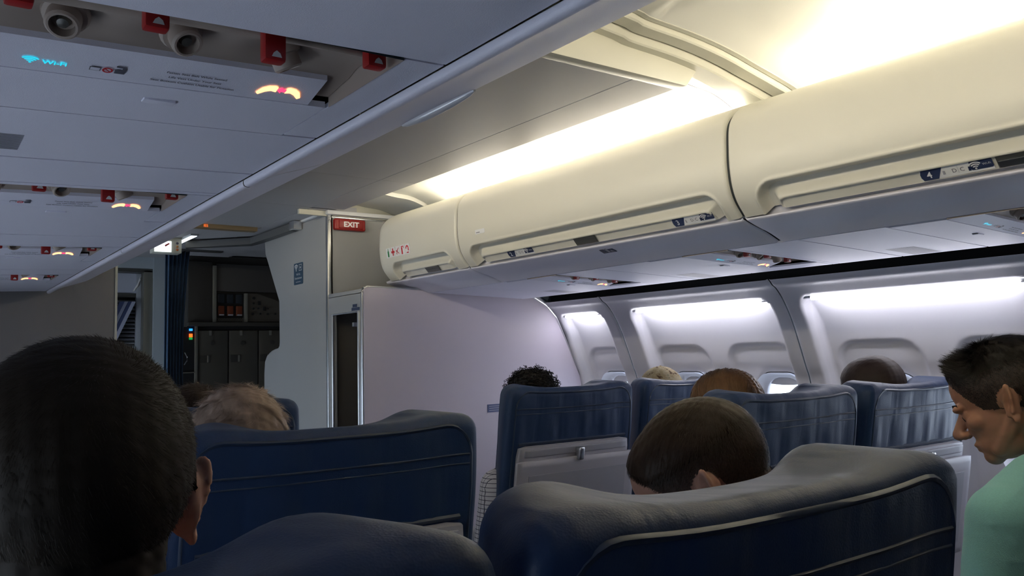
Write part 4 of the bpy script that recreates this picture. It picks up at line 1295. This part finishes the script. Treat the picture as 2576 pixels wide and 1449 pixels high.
def head_mesh():
    """head facing +Y, crown at z = 0, chin near z = -0.225; neck and upper chest below"""
    bm = bmesh.new()
    ellip(bm, (0, -0.012, -0.088), (0.0765, 0.098, 0.088), seg=32)          # cranium
    ellip(bm, (0, 0.010, -0.080), (0.071, 0.085, 0.074), seg=28)            # forehead
    ellip(bm, (0, 0.028, -0.140), (0.060, 0.066, 0.070), seg=28)            # mid face
    ellip(bm, (0, 0.034, -0.178), (0.052, 0.058, 0.044), seg=24)            # jaw
    ellip(bm, (0, 0.072, -0.205), (0.026, 0.020, 0.019), seg=18)            # chin
    for s in (-1, 1):
        ellip(bm, (s * 0.042, 0.058, -0.138), (0.019, 0.023, 0.018), seg=16)  # cheekbone
        ellip(bm, (s * 0.030, 0.083, -0.104), (0.026, 0.014, 0.009), seg=16)  # brow
        capsule(bm, (s * 0.052, 0.000, -0.158), (s * 0.036, 0.050, -0.196), 0.016, 0.015)  # jaw line
        ellip(bm, (s * 0.031, 0.075, -0.121), (0.014, 0.012, 0.0115), seg=14)  # eyelid
        # ear: shell, rim, lobe
        rz = Matrix.Rotation(s * 0.36, 3, 'Z') @ Matrix.Rotation(-0.15, 3, 'X')
        ellip(bm, (s * 0.0800, -0.016, -0.128), (0.0055, 0.0155, 0.027), rz, 18)
        ellip(bm, (s * 0.0785, -0.021, -0.117), (0.0090, 0.014, 0.020), seg=16)
        ellip(bm, (s * 0.0765, -0.012, -0.140), (0.0085, 0.011, 0.018), seg=14)
        base = Vector((s * 0.084, -0.016, -0.126))
        for t in np.linspace(-0.6, 4.3, 18):
            p = base + rz @ Vector((s * (0.003 + 0.003 * math.cos(t)), -0.0160 * math.cos(t - 1.2), 0.0265 * math.sin(t - 0.2) + 0.002))
            ellip(bm, p, (0.0042, 0.0045, 0.0045), seg=8)
        ellip(bm, base + rz @ Vector((s * 0.001, 0.006, -0.031)), (0.005, 0.008, 0.008), seg=10)
        ellip(bm, base + rz @ Vector((0, 0.012, -0.004)), (0.004, 0.005, 0.009), seg=10)
    capsule(bm, (0, 0.088, -0.112), (0, 0.116, -0.148), 0.0085, 0.0125)     # nose
    for s in (-1, 1):
        ellip(bm, (s * 0.011, 0.104, -0.154), (0.009, 0.011, 0.008), seg=12)
    ellip(bm, (0, 0.088, -0.177), (0.022, 0.011, 0.0060), seg=14)           # lips
    ellip(bm, (0, 0.086, -0.187), (0.019, 0.011, 0.0068), seg=14)
    capsule(bm, (0, -0.030, -0.130), (0, -0.050, -0.300), 0.056, 0.058, 8)   # neck
    capsule(bm, (-0.10, -0.055, -0.325), (0.10, -0.055, -0.325), 0.05, 0.05, 6)
    ellip(bm, (0, -0.045, -0.40), (0.14, 0.075, 0.09), seg=20)
    me = remeshed('head_body', bm, 0.0031, 3, 0.5)
    for v in me.vertices:                      # hollow of the ear
        x, y, z = v.co
        if abs(x) > 0.079 and v.normal.x * (1 if x > 0 else -1) > 0.35:
            k = ((y + 0.013) / 0.009) ** 2 + ((z + 0.129) / 0.015) ** 2
            if k < 1: v.co.x -= math.copysign(0.0040 * (1 - k) ** 0.6, x)
    return me


HEAD = head_mesh()
HV = np.empty(len(HEAD.vertices) * 3); HEAD.vertices.foreach_get('co', HV); HV = HV.reshape(-1, 3)
HN = np.empty(len(HEAD.vertices) * 3); HEAD.vertices.foreach_get('normal', HN); HN = HN.reshape(-1, 3)
HQ = [list(p.vertices) for p in HEAD.polygons]


def hair_mask(P, line=-0.066, back=-0.225, side=-0.105, ear=True):
    """>0 inside the hair region; P in head coordinates"""
    x, y, z = P[:, 0], P[:, 1], P[:, 2]
    # boundary height as function of front/back position
    t = np.clip((y + 0.10) / 0.19, 0, 1)
    zb = np.where(t < 0.35, back + (side - 0.02 - back) * (t / 0.35) ** 2, np.where(t < 0.72, side - 0.02 + 0.02 * (t - 0.35) / 0.37, side + (line - side) * (t - 0.72) / 0.28))
    m = z - zb
    if ear:
        e = np.hypot((y + 0.014) / 0.026, (z + 0.128) / 0.038)
        m = np.where((np.abs(x) > 0.066) & (e < 0.82), -0.02, m)
    m = np.where(np.abs(x) > 0.0805, -0.02, m)
    return m


EC = np.array([0, -0.008, -0.088]); ER = np.array([0.078, 0.098, 0.088])


def hair_object(root, M, color, style, n, length, thick=0.004, mask_kw={}, name='hair', seed=1, width=0.0007, segs=5, lift=0.12, jit=0.15, hug=False, cap_z=-9.0, lmod=None, clump=0.0):
    """a close cap grown from the scalp plus fine strands that follow a combing field"""
    rng = np.random.default_rng(seed)
    msk = hair_mask(HV, **mask_kw)
    fsel = [q for q in HQ if msk[q].mean() > 0]
    Q = np.array([q for q in fsel if len(q) == 4])
    csel = [q for q in fsel if HV[q, 2].mean() > cap_z]
    used = sorted({i for q in csel for i in q})
    rm = {i: k for k, i in enumerate(used)}
    off = thick * ss(0.0, 0.016, msk[used]) * (ss(cap_z, cap_z + 0.02, HV[used, 2]) if cap_z > -5 else 1)
    nz = np.sin(HV[used] @ np.array([310, 170, 230])) * np.sin(HV[used] @ np.array([-120, 260, 190])) * 0.12 * thick
    V = HV[used] + HN[used] * (off + nz)[:, None]
    verts = [V]; faces = [[rm[i] for i in q] for q in csel]; base = len(V)
    if n > 0:
        pick = rng.integers(0, len(Q), n)
        w = rng.dirichlet((1, 1, 1, 1), n)
        R = (HV[Q[pick]] * w[..., None]).sum(1); N = (HN[Q[pick]] * w[..., None]).sum(1)
        N /= np.linalg.norm(N, axis=1, keepdims=True)
        mk = (msk[Q[pick]] * w).sum(1)
        L = length * (0.6 + 0.5 * rng.random(n)) * (0.25 + 0.75 * ss(0.0, 0.035, mk))
        if lmod is not None: L = L * lmod(R)
        if clump:
            cid = np.floor(R / clump).astype(int) @ np.array([73, 9176, 551])
            Jc = np.stack([np.sin(cid * 12.9898 + q) * 43758.5453 % 1 - 0.5 for q in (0.0, 1.7, 3.9)], 1)
            J = Jc * 3.0 * jit + rng.normal(0, jit * 0.35, R.shape)
        else:
            J = rng.normal(0, jit, R.shape)
        p = R + N * (thick * 0.6)
        pts = [p]
        d0 = None
        for k in range(1, segs):
            q = (p - EC) / ER
            ne = q / ER; ne /= np.linalg.norm(ne, axis=1, keepdims=True)
            d = style(p, N)
            lf = lift(R)[:, None] if callable(lift) else lift
            d = d - ne * (d * ne).sum(1, keepdims=True)
            d /= np.maximum(np.linalg.norm(d, axis=1, keepdims=True), 1e-6)
            d = d * (1 - lf) + ne * lf + J
            p = p + d * (L / (segs - 1))[:, None]
            if hug:
                q = (p - EC) / ER; rr = np.linalg.norm(q, axis=1, keepdims=True)
                tgt = 1.0 + (thick + 0.004 * rng.random((n, 1))) / 0.088
                up = p[:, 2:3] > -0.10
                p = np.where(up, EC + q / rr * tgt * ER, np.where(rr < tgt, EC + q / rr * tgt * ER, p))
            pts.append(p)
        T = np.cross(N, pts[-1] - pts[0] + rng.normal(0, 0.2, R.shape) * L[:, None]); T /= np.maximum(np.linalg.norm(T, axis=1, keepdims=True), 1e-9)
        rows = []
        for k in range(segs):
            ww = width * (1 - 0.8 * k / (segs - 1))
            rows.append(pts[k] - T * ww); rows.append(pts[k] + T * ww)
        S = np.stack(rows, 1)
        verts.append(S.reshape(-1, 3))
        idx = base + np.arange(n)[:, None] * (2 * segs)
        for k in range(segs - 1):
            faces = faces + np.concatenate([idx + 2 * k, idx + 2 * k + 1, idx + 2 * k + 3, idx + 2 * k + 2], 1).tolist()
    return obj(name, np.vstack(verts), faces, color, root, True, local=True)




def hair_mat(name, col, var=0.35, rough=0.42):
    return mat(name, col, rough, var=var, vscale=60, stretch=(1, 1, 0.35), spec=0.18)


def torso_mesh(width=0.21, lean=0.0, arms='lap'):
    """shirt: torso with shoulders and sleeves; origin at the crown of the head (same space as the head)"""
    bm = bmesh.new()
    ellip(bm, (0, -0.055, -0.60), (0.165, 0.105, 0.26), seg=24)
    ellip(bm, (0, -0.050, -0.44), (0.175, 0.095, 0.11), seg=24)
    ellip(bm, (0, -0.02, -0.78), (0.165, 0.13, 0.14), seg=20)
    ellip(bm, (0, -0.055, -0.355), (0.085, 0.065, 0.05), seg=20)
    for s in (-1, 1):
        capsule(bm, (s * 0.07, -0.055, -0.345), (s * width, -0.055, -0.400), 0.052, 0.062, 8)
        capsule(bm, (s * width, -0.055, -0.400), (s * (width + 0.035), -0.02, -0.66), 0.064, 0.050, 9)
        capsule(bm, (s * (width + 0.035), -0.02, -0.66), (s * (width - 0.05), 0.20, -0.72), 0.047, 0.038, 8)
    return remeshed('shirt', bm, 0.0085, 4, 0.5)


SHIRT = torso_mesh()


def legs_mesh():
    bm = bmesh.new()
    ellip(bm, (0, 0.02, -0.86), (0.175, 0.14, 0.10), seg=20)
    for s in (-1, 1):
        capsule(bm, (s * 0.095, 0.02, -0.86), (s * 0.12, 0.44, -0.84), 0.078, 0.062, 9)
        capsule(bm, (s * 0.12, 0.44, -0.84), (s * 0.12, 0.46, -1.20), 0.060, 0.045, 8)
        capsule(bm, (s * 0.12, 0.44, -1.225), (s * 0.13, 0.60, -1.235), 0.042, 0.036, 5)
    return remeshed('trousers', bm, 0.012, 3, 0.5)


LEGS = legs_mesh()


def person(label, crown, yaw=0, pitch=0, roll=0, skin=M_SKIN, shirt=None, scale=1.0, torso=(0, 0, 0)):
    root = empty('person', crown, label, 'person')
    hd = empty('head_pivot', crown, parent=root) if False else None
    b = bpy.data.objects.new('body', HEAD.copy() if HEAD.users > 0 and False else HEAD)
    COL.objects.link(b); b.parent = root
    if skin.name not in [m.name for m in HEAD.materials if m]:
        pass
    b.data = HEAD
    # per-object material so the head mesh can be shared
    if len(HEAD.materials) == 0:
        HEAD.materials.append(skin)
    b.material_slots[0].link = 'OBJECT'
    b.material_slots[0].material = skin
    Rm = Matrix.Rotation(yaw, 4, 'Z') @ Matrix.Rotation(-pitch, 4, 'X') @ Matrix.Rotation(roll, 4, 'Y')
    piv = Vector((0, -0.045, -0.30))
    Mh = Matrix.Translation(piv) @ Rm @ Matrix.Scale(scale, 4) @ Matrix.Translation(-piv)
    # keep the crown where asked
    skull = HV[HV[:, 2] > -0.19]
    A = np.array(Mh)
    zmax = (skull @ A[:3, :3].T + A[:3, 3])[:, 2].max()
    c = Mh @ Vector((0, -0.012, -0.088))
    Mh = Matrix.Translation(Vector((-c.x, -c.y - 0.01, -zmax))) @ Mh
    b.matrix_local = Mh
    sh = bpy.data.objects.new('shirt', SHIRT); COL.objects.link(sh); sh.parent = root
    off = Mh @ Vector((0, -0.05, -0.36)) - Vector((0, -0.05, -0.36))
    off = off + Vector(torso)
    sh.location = off
    lg = bpy.data.objects.new('trousers', LEGS); COL.objects.link(lg); lg.parent = root
    # feet on the floor
    lg.location = (off.x, off.y + 0.02, 1.275 - crown[2])
    m = shirt or mat('shirt_grey', (0.12, 0.12, 0.14), 0.9)
    for o2, mm in ((sh, m), (lg, mat('trouser_navy', (0.03, 0.035, 0.05), 0.9))):
        if len(o2.data.materials) == 0:
            o2.data.materials.append(mm)
        o2.material_slots[0].link = 'OBJECT'; o2.material_slots[0].material = mm
    return root, b, Mh


def comb(vec, swirl=0.0, wave=0.0):
    v = np.array(vec, float)
    ctr = np.array([0.012, -0.066, -0.02])

    def fn(P, N):
        c = np.repeat(v[None], len(P), 0)
        if swirl:
            rel = P - ctr
            tan = np.cross(np.array([0, -0.4, 1.0]), rel); tan /= np.maximum(np.linalg.norm(tan, axis=1, keepdims=True), 1e-6)
            rad = rel / np.maximum(np.linalg.norm(rel, axis=1, keepdims=True), 1e-6)
            c = c * (1 - swirl) + swirl * (rad * 0.9 + tan * 0.45)
        if wave:
            ph = P @ np.array([70, 90, 60.0])
            c = c + wave * np.stack([np.sin(ph), np.cos(ph * 1.3), np.sin(ph * 0.7)], 1)
        return c
    return fn


def put_hair(root, b, Mh, *a, stubble=None, **k):
    h = hair_object(root, Mh, *a, **k)
    h.matrix_local = Mh
    if stubble is not None:
        mk = hair_mask(HV, **a[5]) if len(a) > 5 else hair_mask(HV)
        fs = [q for q in HQ if mk[q].mean() > 0]
        us = sorted({i for q in fs for i in q}); rm = {i: j for j, i in enumerate(us)}
        o = obj('stubble', HV[us] + HN[us] * 0.0007, [[rm[i] for i in q] for q in fs], stubble, root, True, local=True)
        o.matrix_local = Mh
    return h


# nearest passenger, far left: dark clipped hair
p, b, Mh = person('person with dark clipped hair seen close from behind at the far left', (-1.139, 0.765, 1.268), yaw=0.05, pitch=-0.06, skin=M_SKIN, scale=1.08)
put_hair(p, b, Mh, hair_mat('hair_dark_clipped', (0.018, 0.013, 0.008), rough=0.7), comb((0.1, 0.5, -0.4), swirl=0.85), 32000, 0.011, 0.004, dict(back=-0.215), seed=1, width=0.0004, lift=0.22, jit=0.10)

# person beyond the nearest seat, head bowed
p, b, Mh = person('person with short dark brown hair bowing the head beyond the nearest seat', (-0.268, 0.885, 1.172), yaw=0.58, pitch=0.62, skin=M_SKIN, scale=1.05)
put_hair(p, b, Mh, hair_mat('hair_dark_brown', (0.034, 0.020, 0.012), rough=0.45), comb((0.1, 0.8, -0.35), swirl=0.45), 30000, 0.020, 0.005, dict(line=-0.028, side=-0.100), seed=2, width=0.0004, lift=0.10, jit=0.08, cap_z=-0.085, lmod=lambda R: 0.22 + 0.78 * ss(-0.10, -0.05, R[:, 2]), stubble=mat('stubble_brown', (0.075, 0.042, 0.030), 0.6, var=0.35, vscale=180))

# grey haired person
p, b, Mh = person('person with tousled grey blond hair in the second left row', (-0.735, 1.625, 1.193), yaw=0.0, pitch=0.05, skin=M_SKIN, scale=1.03)
put_hair(p, b, Mh, hair_mat('hair_grey_blond', (0.30, 0.215, 0.16), var=0.55), comb((0.25, 0.3, -0.6), swirl=0.55, wave=0.5), 20000, 0.036, 0.009, dict(back=-0.235, side=-0.115), seed=3, width=0.0006, lift=0.12, jit=0.16, clump=0.008)

# dark head left of the grey haired one
p, b, Mh = person('person with dark brown hair just visible left of the grey haired head', (-0.585, 2.50, 1.178), yaw=0.0, pitch=0.0, skin=M_SKIN, scale=1.0)
put_hair(p, b, Mh, hair_mat('hair_deep_brown', (0.025, 0.015, 0.010)), comb((0, 0.4, -0.6), swirl=0.5), 8000, 0.025, 0.008, seed=4, width=0.001, lift=0.2, jit=0.2)

# aqua shirt, looking down, spiky hair
M_AQUA = mat('aqua_cotton', (0.34, 0.74, 0.73), 0.9, bump=0.05, bscale=700, var=0.1, vscale=300, sheen=0.2)
p, b, Mh = person('person in an aqua shirt with short spiky dark hair looking down at the right edge', (0.575, 0.800, 1.262), yaw=0.18, pitch=0.40, skin=M_SKIN2, shirt=M_AQUA, scale=1.06, torso=(-0.042, 0.080, 0.054))


def spiky(P, N):
    front = ss(-0.02, 0.07, P[:, 1])[:, None]
    return np.array([0, 0.5, 0.5])[None] * front + np.array([0, -0.2, -0.8])[None] * (1 - front)


put_hair(p, b, Mh, hair_mat('hair_spiky_black', (0.013, 0.010, 0.008)), spiky, 40000, 0.034, 0.003, dict(back=-0.205, side=-0.122, line=-0.036), seed=5, width=0.0004, jit=0.13, clump=0.007, stubble=mat('stubble_black', (0.050, 0.028, 0.020), 0.6, var=0.35, vscale=180),
         lift=lambda R: 0.16 + 0.60 * ss(-0.06, -0.02, R[:, 2]) * ss(-0.05, 0.06, R[:, 1]), cap_z=-0.062, lmod=lambda R: 0.10 + 0.85 * ss(-0.075, -0.03, R[:, 2]) * (0.45 + 0.55 * ss(-0.03, 0.06, R[:, 1])))
# eyebrow and eye detail on the visible profile
ey = obj('eyebrow', *(lambda pts: (np.array(pts), [[0, 1, 2, 3], [3, 2, 4, 5]]))([(-0.012, 0.0945, -0.102), (-0.012, 0.0930, -0.094), (-0.034, 0.0935, -0.093), (-0.034, 0.0950, -0.101), (-0.053, 0.0790, -0.096), (-0.053, 0.0800, -0.101)]), MATS['hair_spiky_black'], p, local=True)
ey.matrix_local = Mh
for s in (-1, 1):
    e_ = lathe('eye', [(0.001, -0.012), (0.008, -0.009), (0.0115, 0.0), (0.008, 0.009), (0.001, 0.012)], (s * 0.031, 0.0752, -0.122), (0, 1, 0), mat('eye_dark', (0.05, 0.035, 0.03), 0.2), p, 16, local=True)
    e_.matrix_local = Mh

# long haired person
p, b, Mh = person('person with long straight brown hair in front of the middle right seat', (0.665, 1.60, 1.182), yaw=0.1, pitch=0.05, skin=M_SKIN)


def parted(P, N):
    sx = np.sign(P[:, 0] - 0.004)[:, None]
    t = ss(0.0, 0.05, np.abs(P[:, 0]))[:, None]
    side = np.concatenate([sx, -0.25 * np.ones_like(sx), -0.7 * np.ones_like(sx)], 1)
    down = np.array([0, -0.12, -1.0])[None]
    return side * (1 - t) + down * t


M_LONG = hair_mat('hair_long_brown', (0.115, 0.060, 0.028), var=0.6, rough=0.33)
put_hair(p, b, Mh, M_LONG, parted, 14000, 0.20, 0.011, dict(back=-0.235, side=-0.15, line=-0.055, ear=False), seed=6, width=0.0011, segs=9, lift=0.0, jit=0.03, hug=True)

# shaven headed person by the window
p, b, Mh = person('person with shaven head beside the sidewall recess', (1.425, 1.60, 1.214), yaw=0.0, pitch=0.1, skin=M_SKIN3, scale=1.08)
put_hair(p, b, Mh, mat('hair_stubble', (0.030, 0.017, 0.012), 0.55, var=0.3, vscale=40, spec=0.25), comb((0, 0, -1)), 0, 0.002, 0.0018, dict(back=-0.21), seed=7)

# curly haired person at the bulkhead row
M_CHECK = mat('checked_cotton', (0.62, 0.60, 0.64), 0.9)


def check_fix():
    nt = M_CHECK.node_tree; b_ = nt.nodes['Principled BSDF']
    tc = nt.nodes.new('ShaderNodeTexCoord')
    sep = nt.nodes.new('ShaderNodeSeparateXYZ'); nt.links.new(tc.outputs['Object'], sep.inputs[0])
    def line(socks, k):
        a = nt.nodes.new('ShaderNodeMath'); a.operation = 'ADD'; nt.links.new(socks[0], a.inputs[0]); nt.links.new(socks[1], a.inputs[1])
        m1 = nt.nodes.new('ShaderNodeMath'); m1.operation = 'MULTIPLY'; m1.inputs[1].default_value = k; nt.links.new(a.outputs[0], m1.inputs[0])
        fr = nt.nodes.new('ShaderNodeMath'); fr.operation = 'FRACT'; nt.links.new(m1.outputs[0], fr.inputs[0])
        lt = nt.nodes.new('ShaderNodeMath'); lt.operation = 'LESS_THAN'; lt.inputs[1].default_value = 0.14; nt.links.new(fr.outputs[0], lt.inputs[0])
        return lt
    l1 = line((sep.outputs['X'], sep.outputs['Y']), 62.0)
    l2 = line((sep.outputs['Z'], sep.outputs['Z']), 34.0)
    mxm = nt.nodes.new('ShaderNodeMath'); mxm.operation = 'MAXIMUM'
    nt.links.new(l1.outputs[0], mxm.inputs[0]); nt.links.new(l2.outputs[0], mxm.inputs[1])
    mx = nt.nodes.new('ShaderNodeMix'); mx.data_type = 'RGBA'
    mx.inputs['A'].default_value = (0.62, 0.60, 0.64, 1); mx.inputs['B'].default_value = (0.03, 0.03, 0.06, 1)
    nt.links.new(mxm.outputs[0], mx.inputs['Factor']); nt.links.new(mx.outputs['Result'], b_.inputs['Base Color'])


check_fix()
p, b, Mh = person('person with curly black hair and checked shirt beside the bulkhead', (0.655, 2.52, 1.180), yaw=0.0, pitch=0.05, skin=M_SKIN3, shirt=M_CHECK)


def curly(root, Mh, m):
    rng = np.random.default_rng(21)
    msk = hair_mask(HV, back=-0.22, side=-0.13)
    ids = np.where(msk > 0.004)[0]
    pk = rng.choice(ids, 700)
    V, F = [], []
    for i in pk:
        o = Vector(HV[i]); nrm = Vector(HN[i]).normalized()
        a = nrm.cross(Vector(rng.normal(size=3))).normalized(); c = nrm.cross(a)
        L = rng.uniform(0.012, 0.030); r = rng.uniform(0.004, 0.008); turns = rng.uniform(1.2, 2.2)
        k = 14
        b0 = len(V)
        for j in range(k):
            t = j / (k - 1)
            q = o + nrm * (L * t + 0.002) + (a * math.cos(turns * 2 * PI * t) + c * math.sin(turns * 2 * PI * t) - a) * r
            for s in (-1, 1):
                V.append(tuple(q + nrm * s * 0.0011))
            V.append(tuple(q + a * 0.0014))
        for j in range(k - 1):
            for u in range(3):
                u2 = (u + 1) % 3
                F.append([b0 + 3 * j + u, b0 + 3 * j + u2, b0 + 3 * j + 3 + u2, b0 + 3 * j + 3 + u])
    # dense base
    fs = [q for q in HQ if msk[q].mean() > 0]
    us = sorted({i for q in fs for i in q}); rm = {i: k for k, i in enumerate(us)}
    bv = HV[us] + HN[us] * (0.010 * ss(0, 0.02, msk[us]) * (1 + 0.35 * np.sin(HV[us] @ np.array([420, 260, 190.]))))[:, None]
    b0 = len(V)
    V = np.vstack([np.array(V), bv]); F += [[b0 + rm[i] for i in q] for q in fs]
    o = obj('hair', V, F, m, root, True, local=True); o.matrix_local = Mh


curly(p, Mh, hair_mat('hair_curly_black', (0.008, 0.006, 0.005), rough=0.35))

# camouflage cap
p, b, Mh = person('person in a tan camouflage cap by the window', (1.345, 2.52, 1.172), yaw=0.0, pitch=0.05, skin=M_SKIN2)
put_hair(p, b, Mh, hair_mat('hair_short_brown', (0.05, 0.03, 0.02)), comb((0, 0, -1)), 0, 0.004, 0.002, dict(back=-0.21), seed=8)
M_CAMO = mat('camouflage_cloth', (0.40, 0.33, 0.20), 0.9, bump=0.04, bscale=600)


def camo_fix():
    nt = M_CAMO.node_tree; b_ = nt.nodes['Principled BSDF']
    tc = nt.nodes.new('ShaderNodeTexCoord')
    n = nt.nodes.new('ShaderNodeTexNoise'); n.inputs['Scale'].default_value = 26; n.inputs['Detail'].default_value = 6; n.inputs['Roughness'].default_value = 0.7
    nt.links.new(tc.outputs['Object'], n.inputs['Vector'])
    r = nt.nodes.new('ShaderNodeValToRGB'); r.color_ramp.interpolation = 'CONSTANT'
    els = r.color_ramp.elements
    els[0].position = 0.0; els[0].color = (0.10, 0.055, 0.025, 1)
    els[1].position = 0.40; els[1].color = (0.42, 0.34, 0.20, 1)
    e3 = els.new(0.52); e3.color = (0.50, 0.43, 0.28, 1)
    e4 = els.new(0.60); e4.color = (0.33, 0.30, 0.18, 1)
    nt.links.new(n.outputs['Fac'], r.inputs['Fac']); nt.links.new(r.outputs['Color'], b_.inputs['Base Color'])


camo_fix()
cap = empty('camouflage_cap', (1.345, 2.52, 1.172), 'tan and brown camouflage cap worn by the person at the window', 'cap')
P = []
for t in np.linspace(0.02, 1, 16):
    th = t * PI * 0.56
    P.append([(0.083 * math.sin(th) * math.cos(a), -0.008 + 0.106 * math.sin(th) * math.sin(a), -0.085 + 0.094 * math.cos(th) + 0.001 * math.cos(6 * a)) for a in np.linspace(0, 2 * PI, 49)])
o = grid('cap_crown', np.array(P), M_CAMO, cap, local=True)
o.modifiers.new('thickness', 'SOLIDIFY').thickness = 0.003
P = []
for u in np.linspace(0, 1, 8):
    P.append([((0.080 + 0.0 * u) * math.sin(a) * (1 - 0.12 * u), 0.085 * math.cos(a) * 0.9 + 0.012 + 0.075 * u * math.cos(a * 0.9), -0.098 - 0.018 * u - 0.02 * (a / 1.2) ** 2) for a in np.linspace(-1.2, 1.2, 21)])
o = grid('cap_brim', np.array(P), M_CAMO, cap, local=True)
o.modifiers.new('thickness', 'SOLIDIFY').thickness = 0.003
tube('cap_band', [(0.0845 * math.cos(a), -0.008 + 0.1075 * math.sin(a), -0.098) for a in np.linspace(0, 2 * PI, 40)[:-1]], 0.004, mat('cap_band_brown', (0.08, 0.05, 0.03), 0.9), cap, closed=True, local=True)
lathe('cap_button', [(0.001, 0.005), (0.005, 0.004), (0.006, 0.0)], (0, -0.008, 0.008), (0, 0, 1), M_CAMO, cap, 10, local=True)
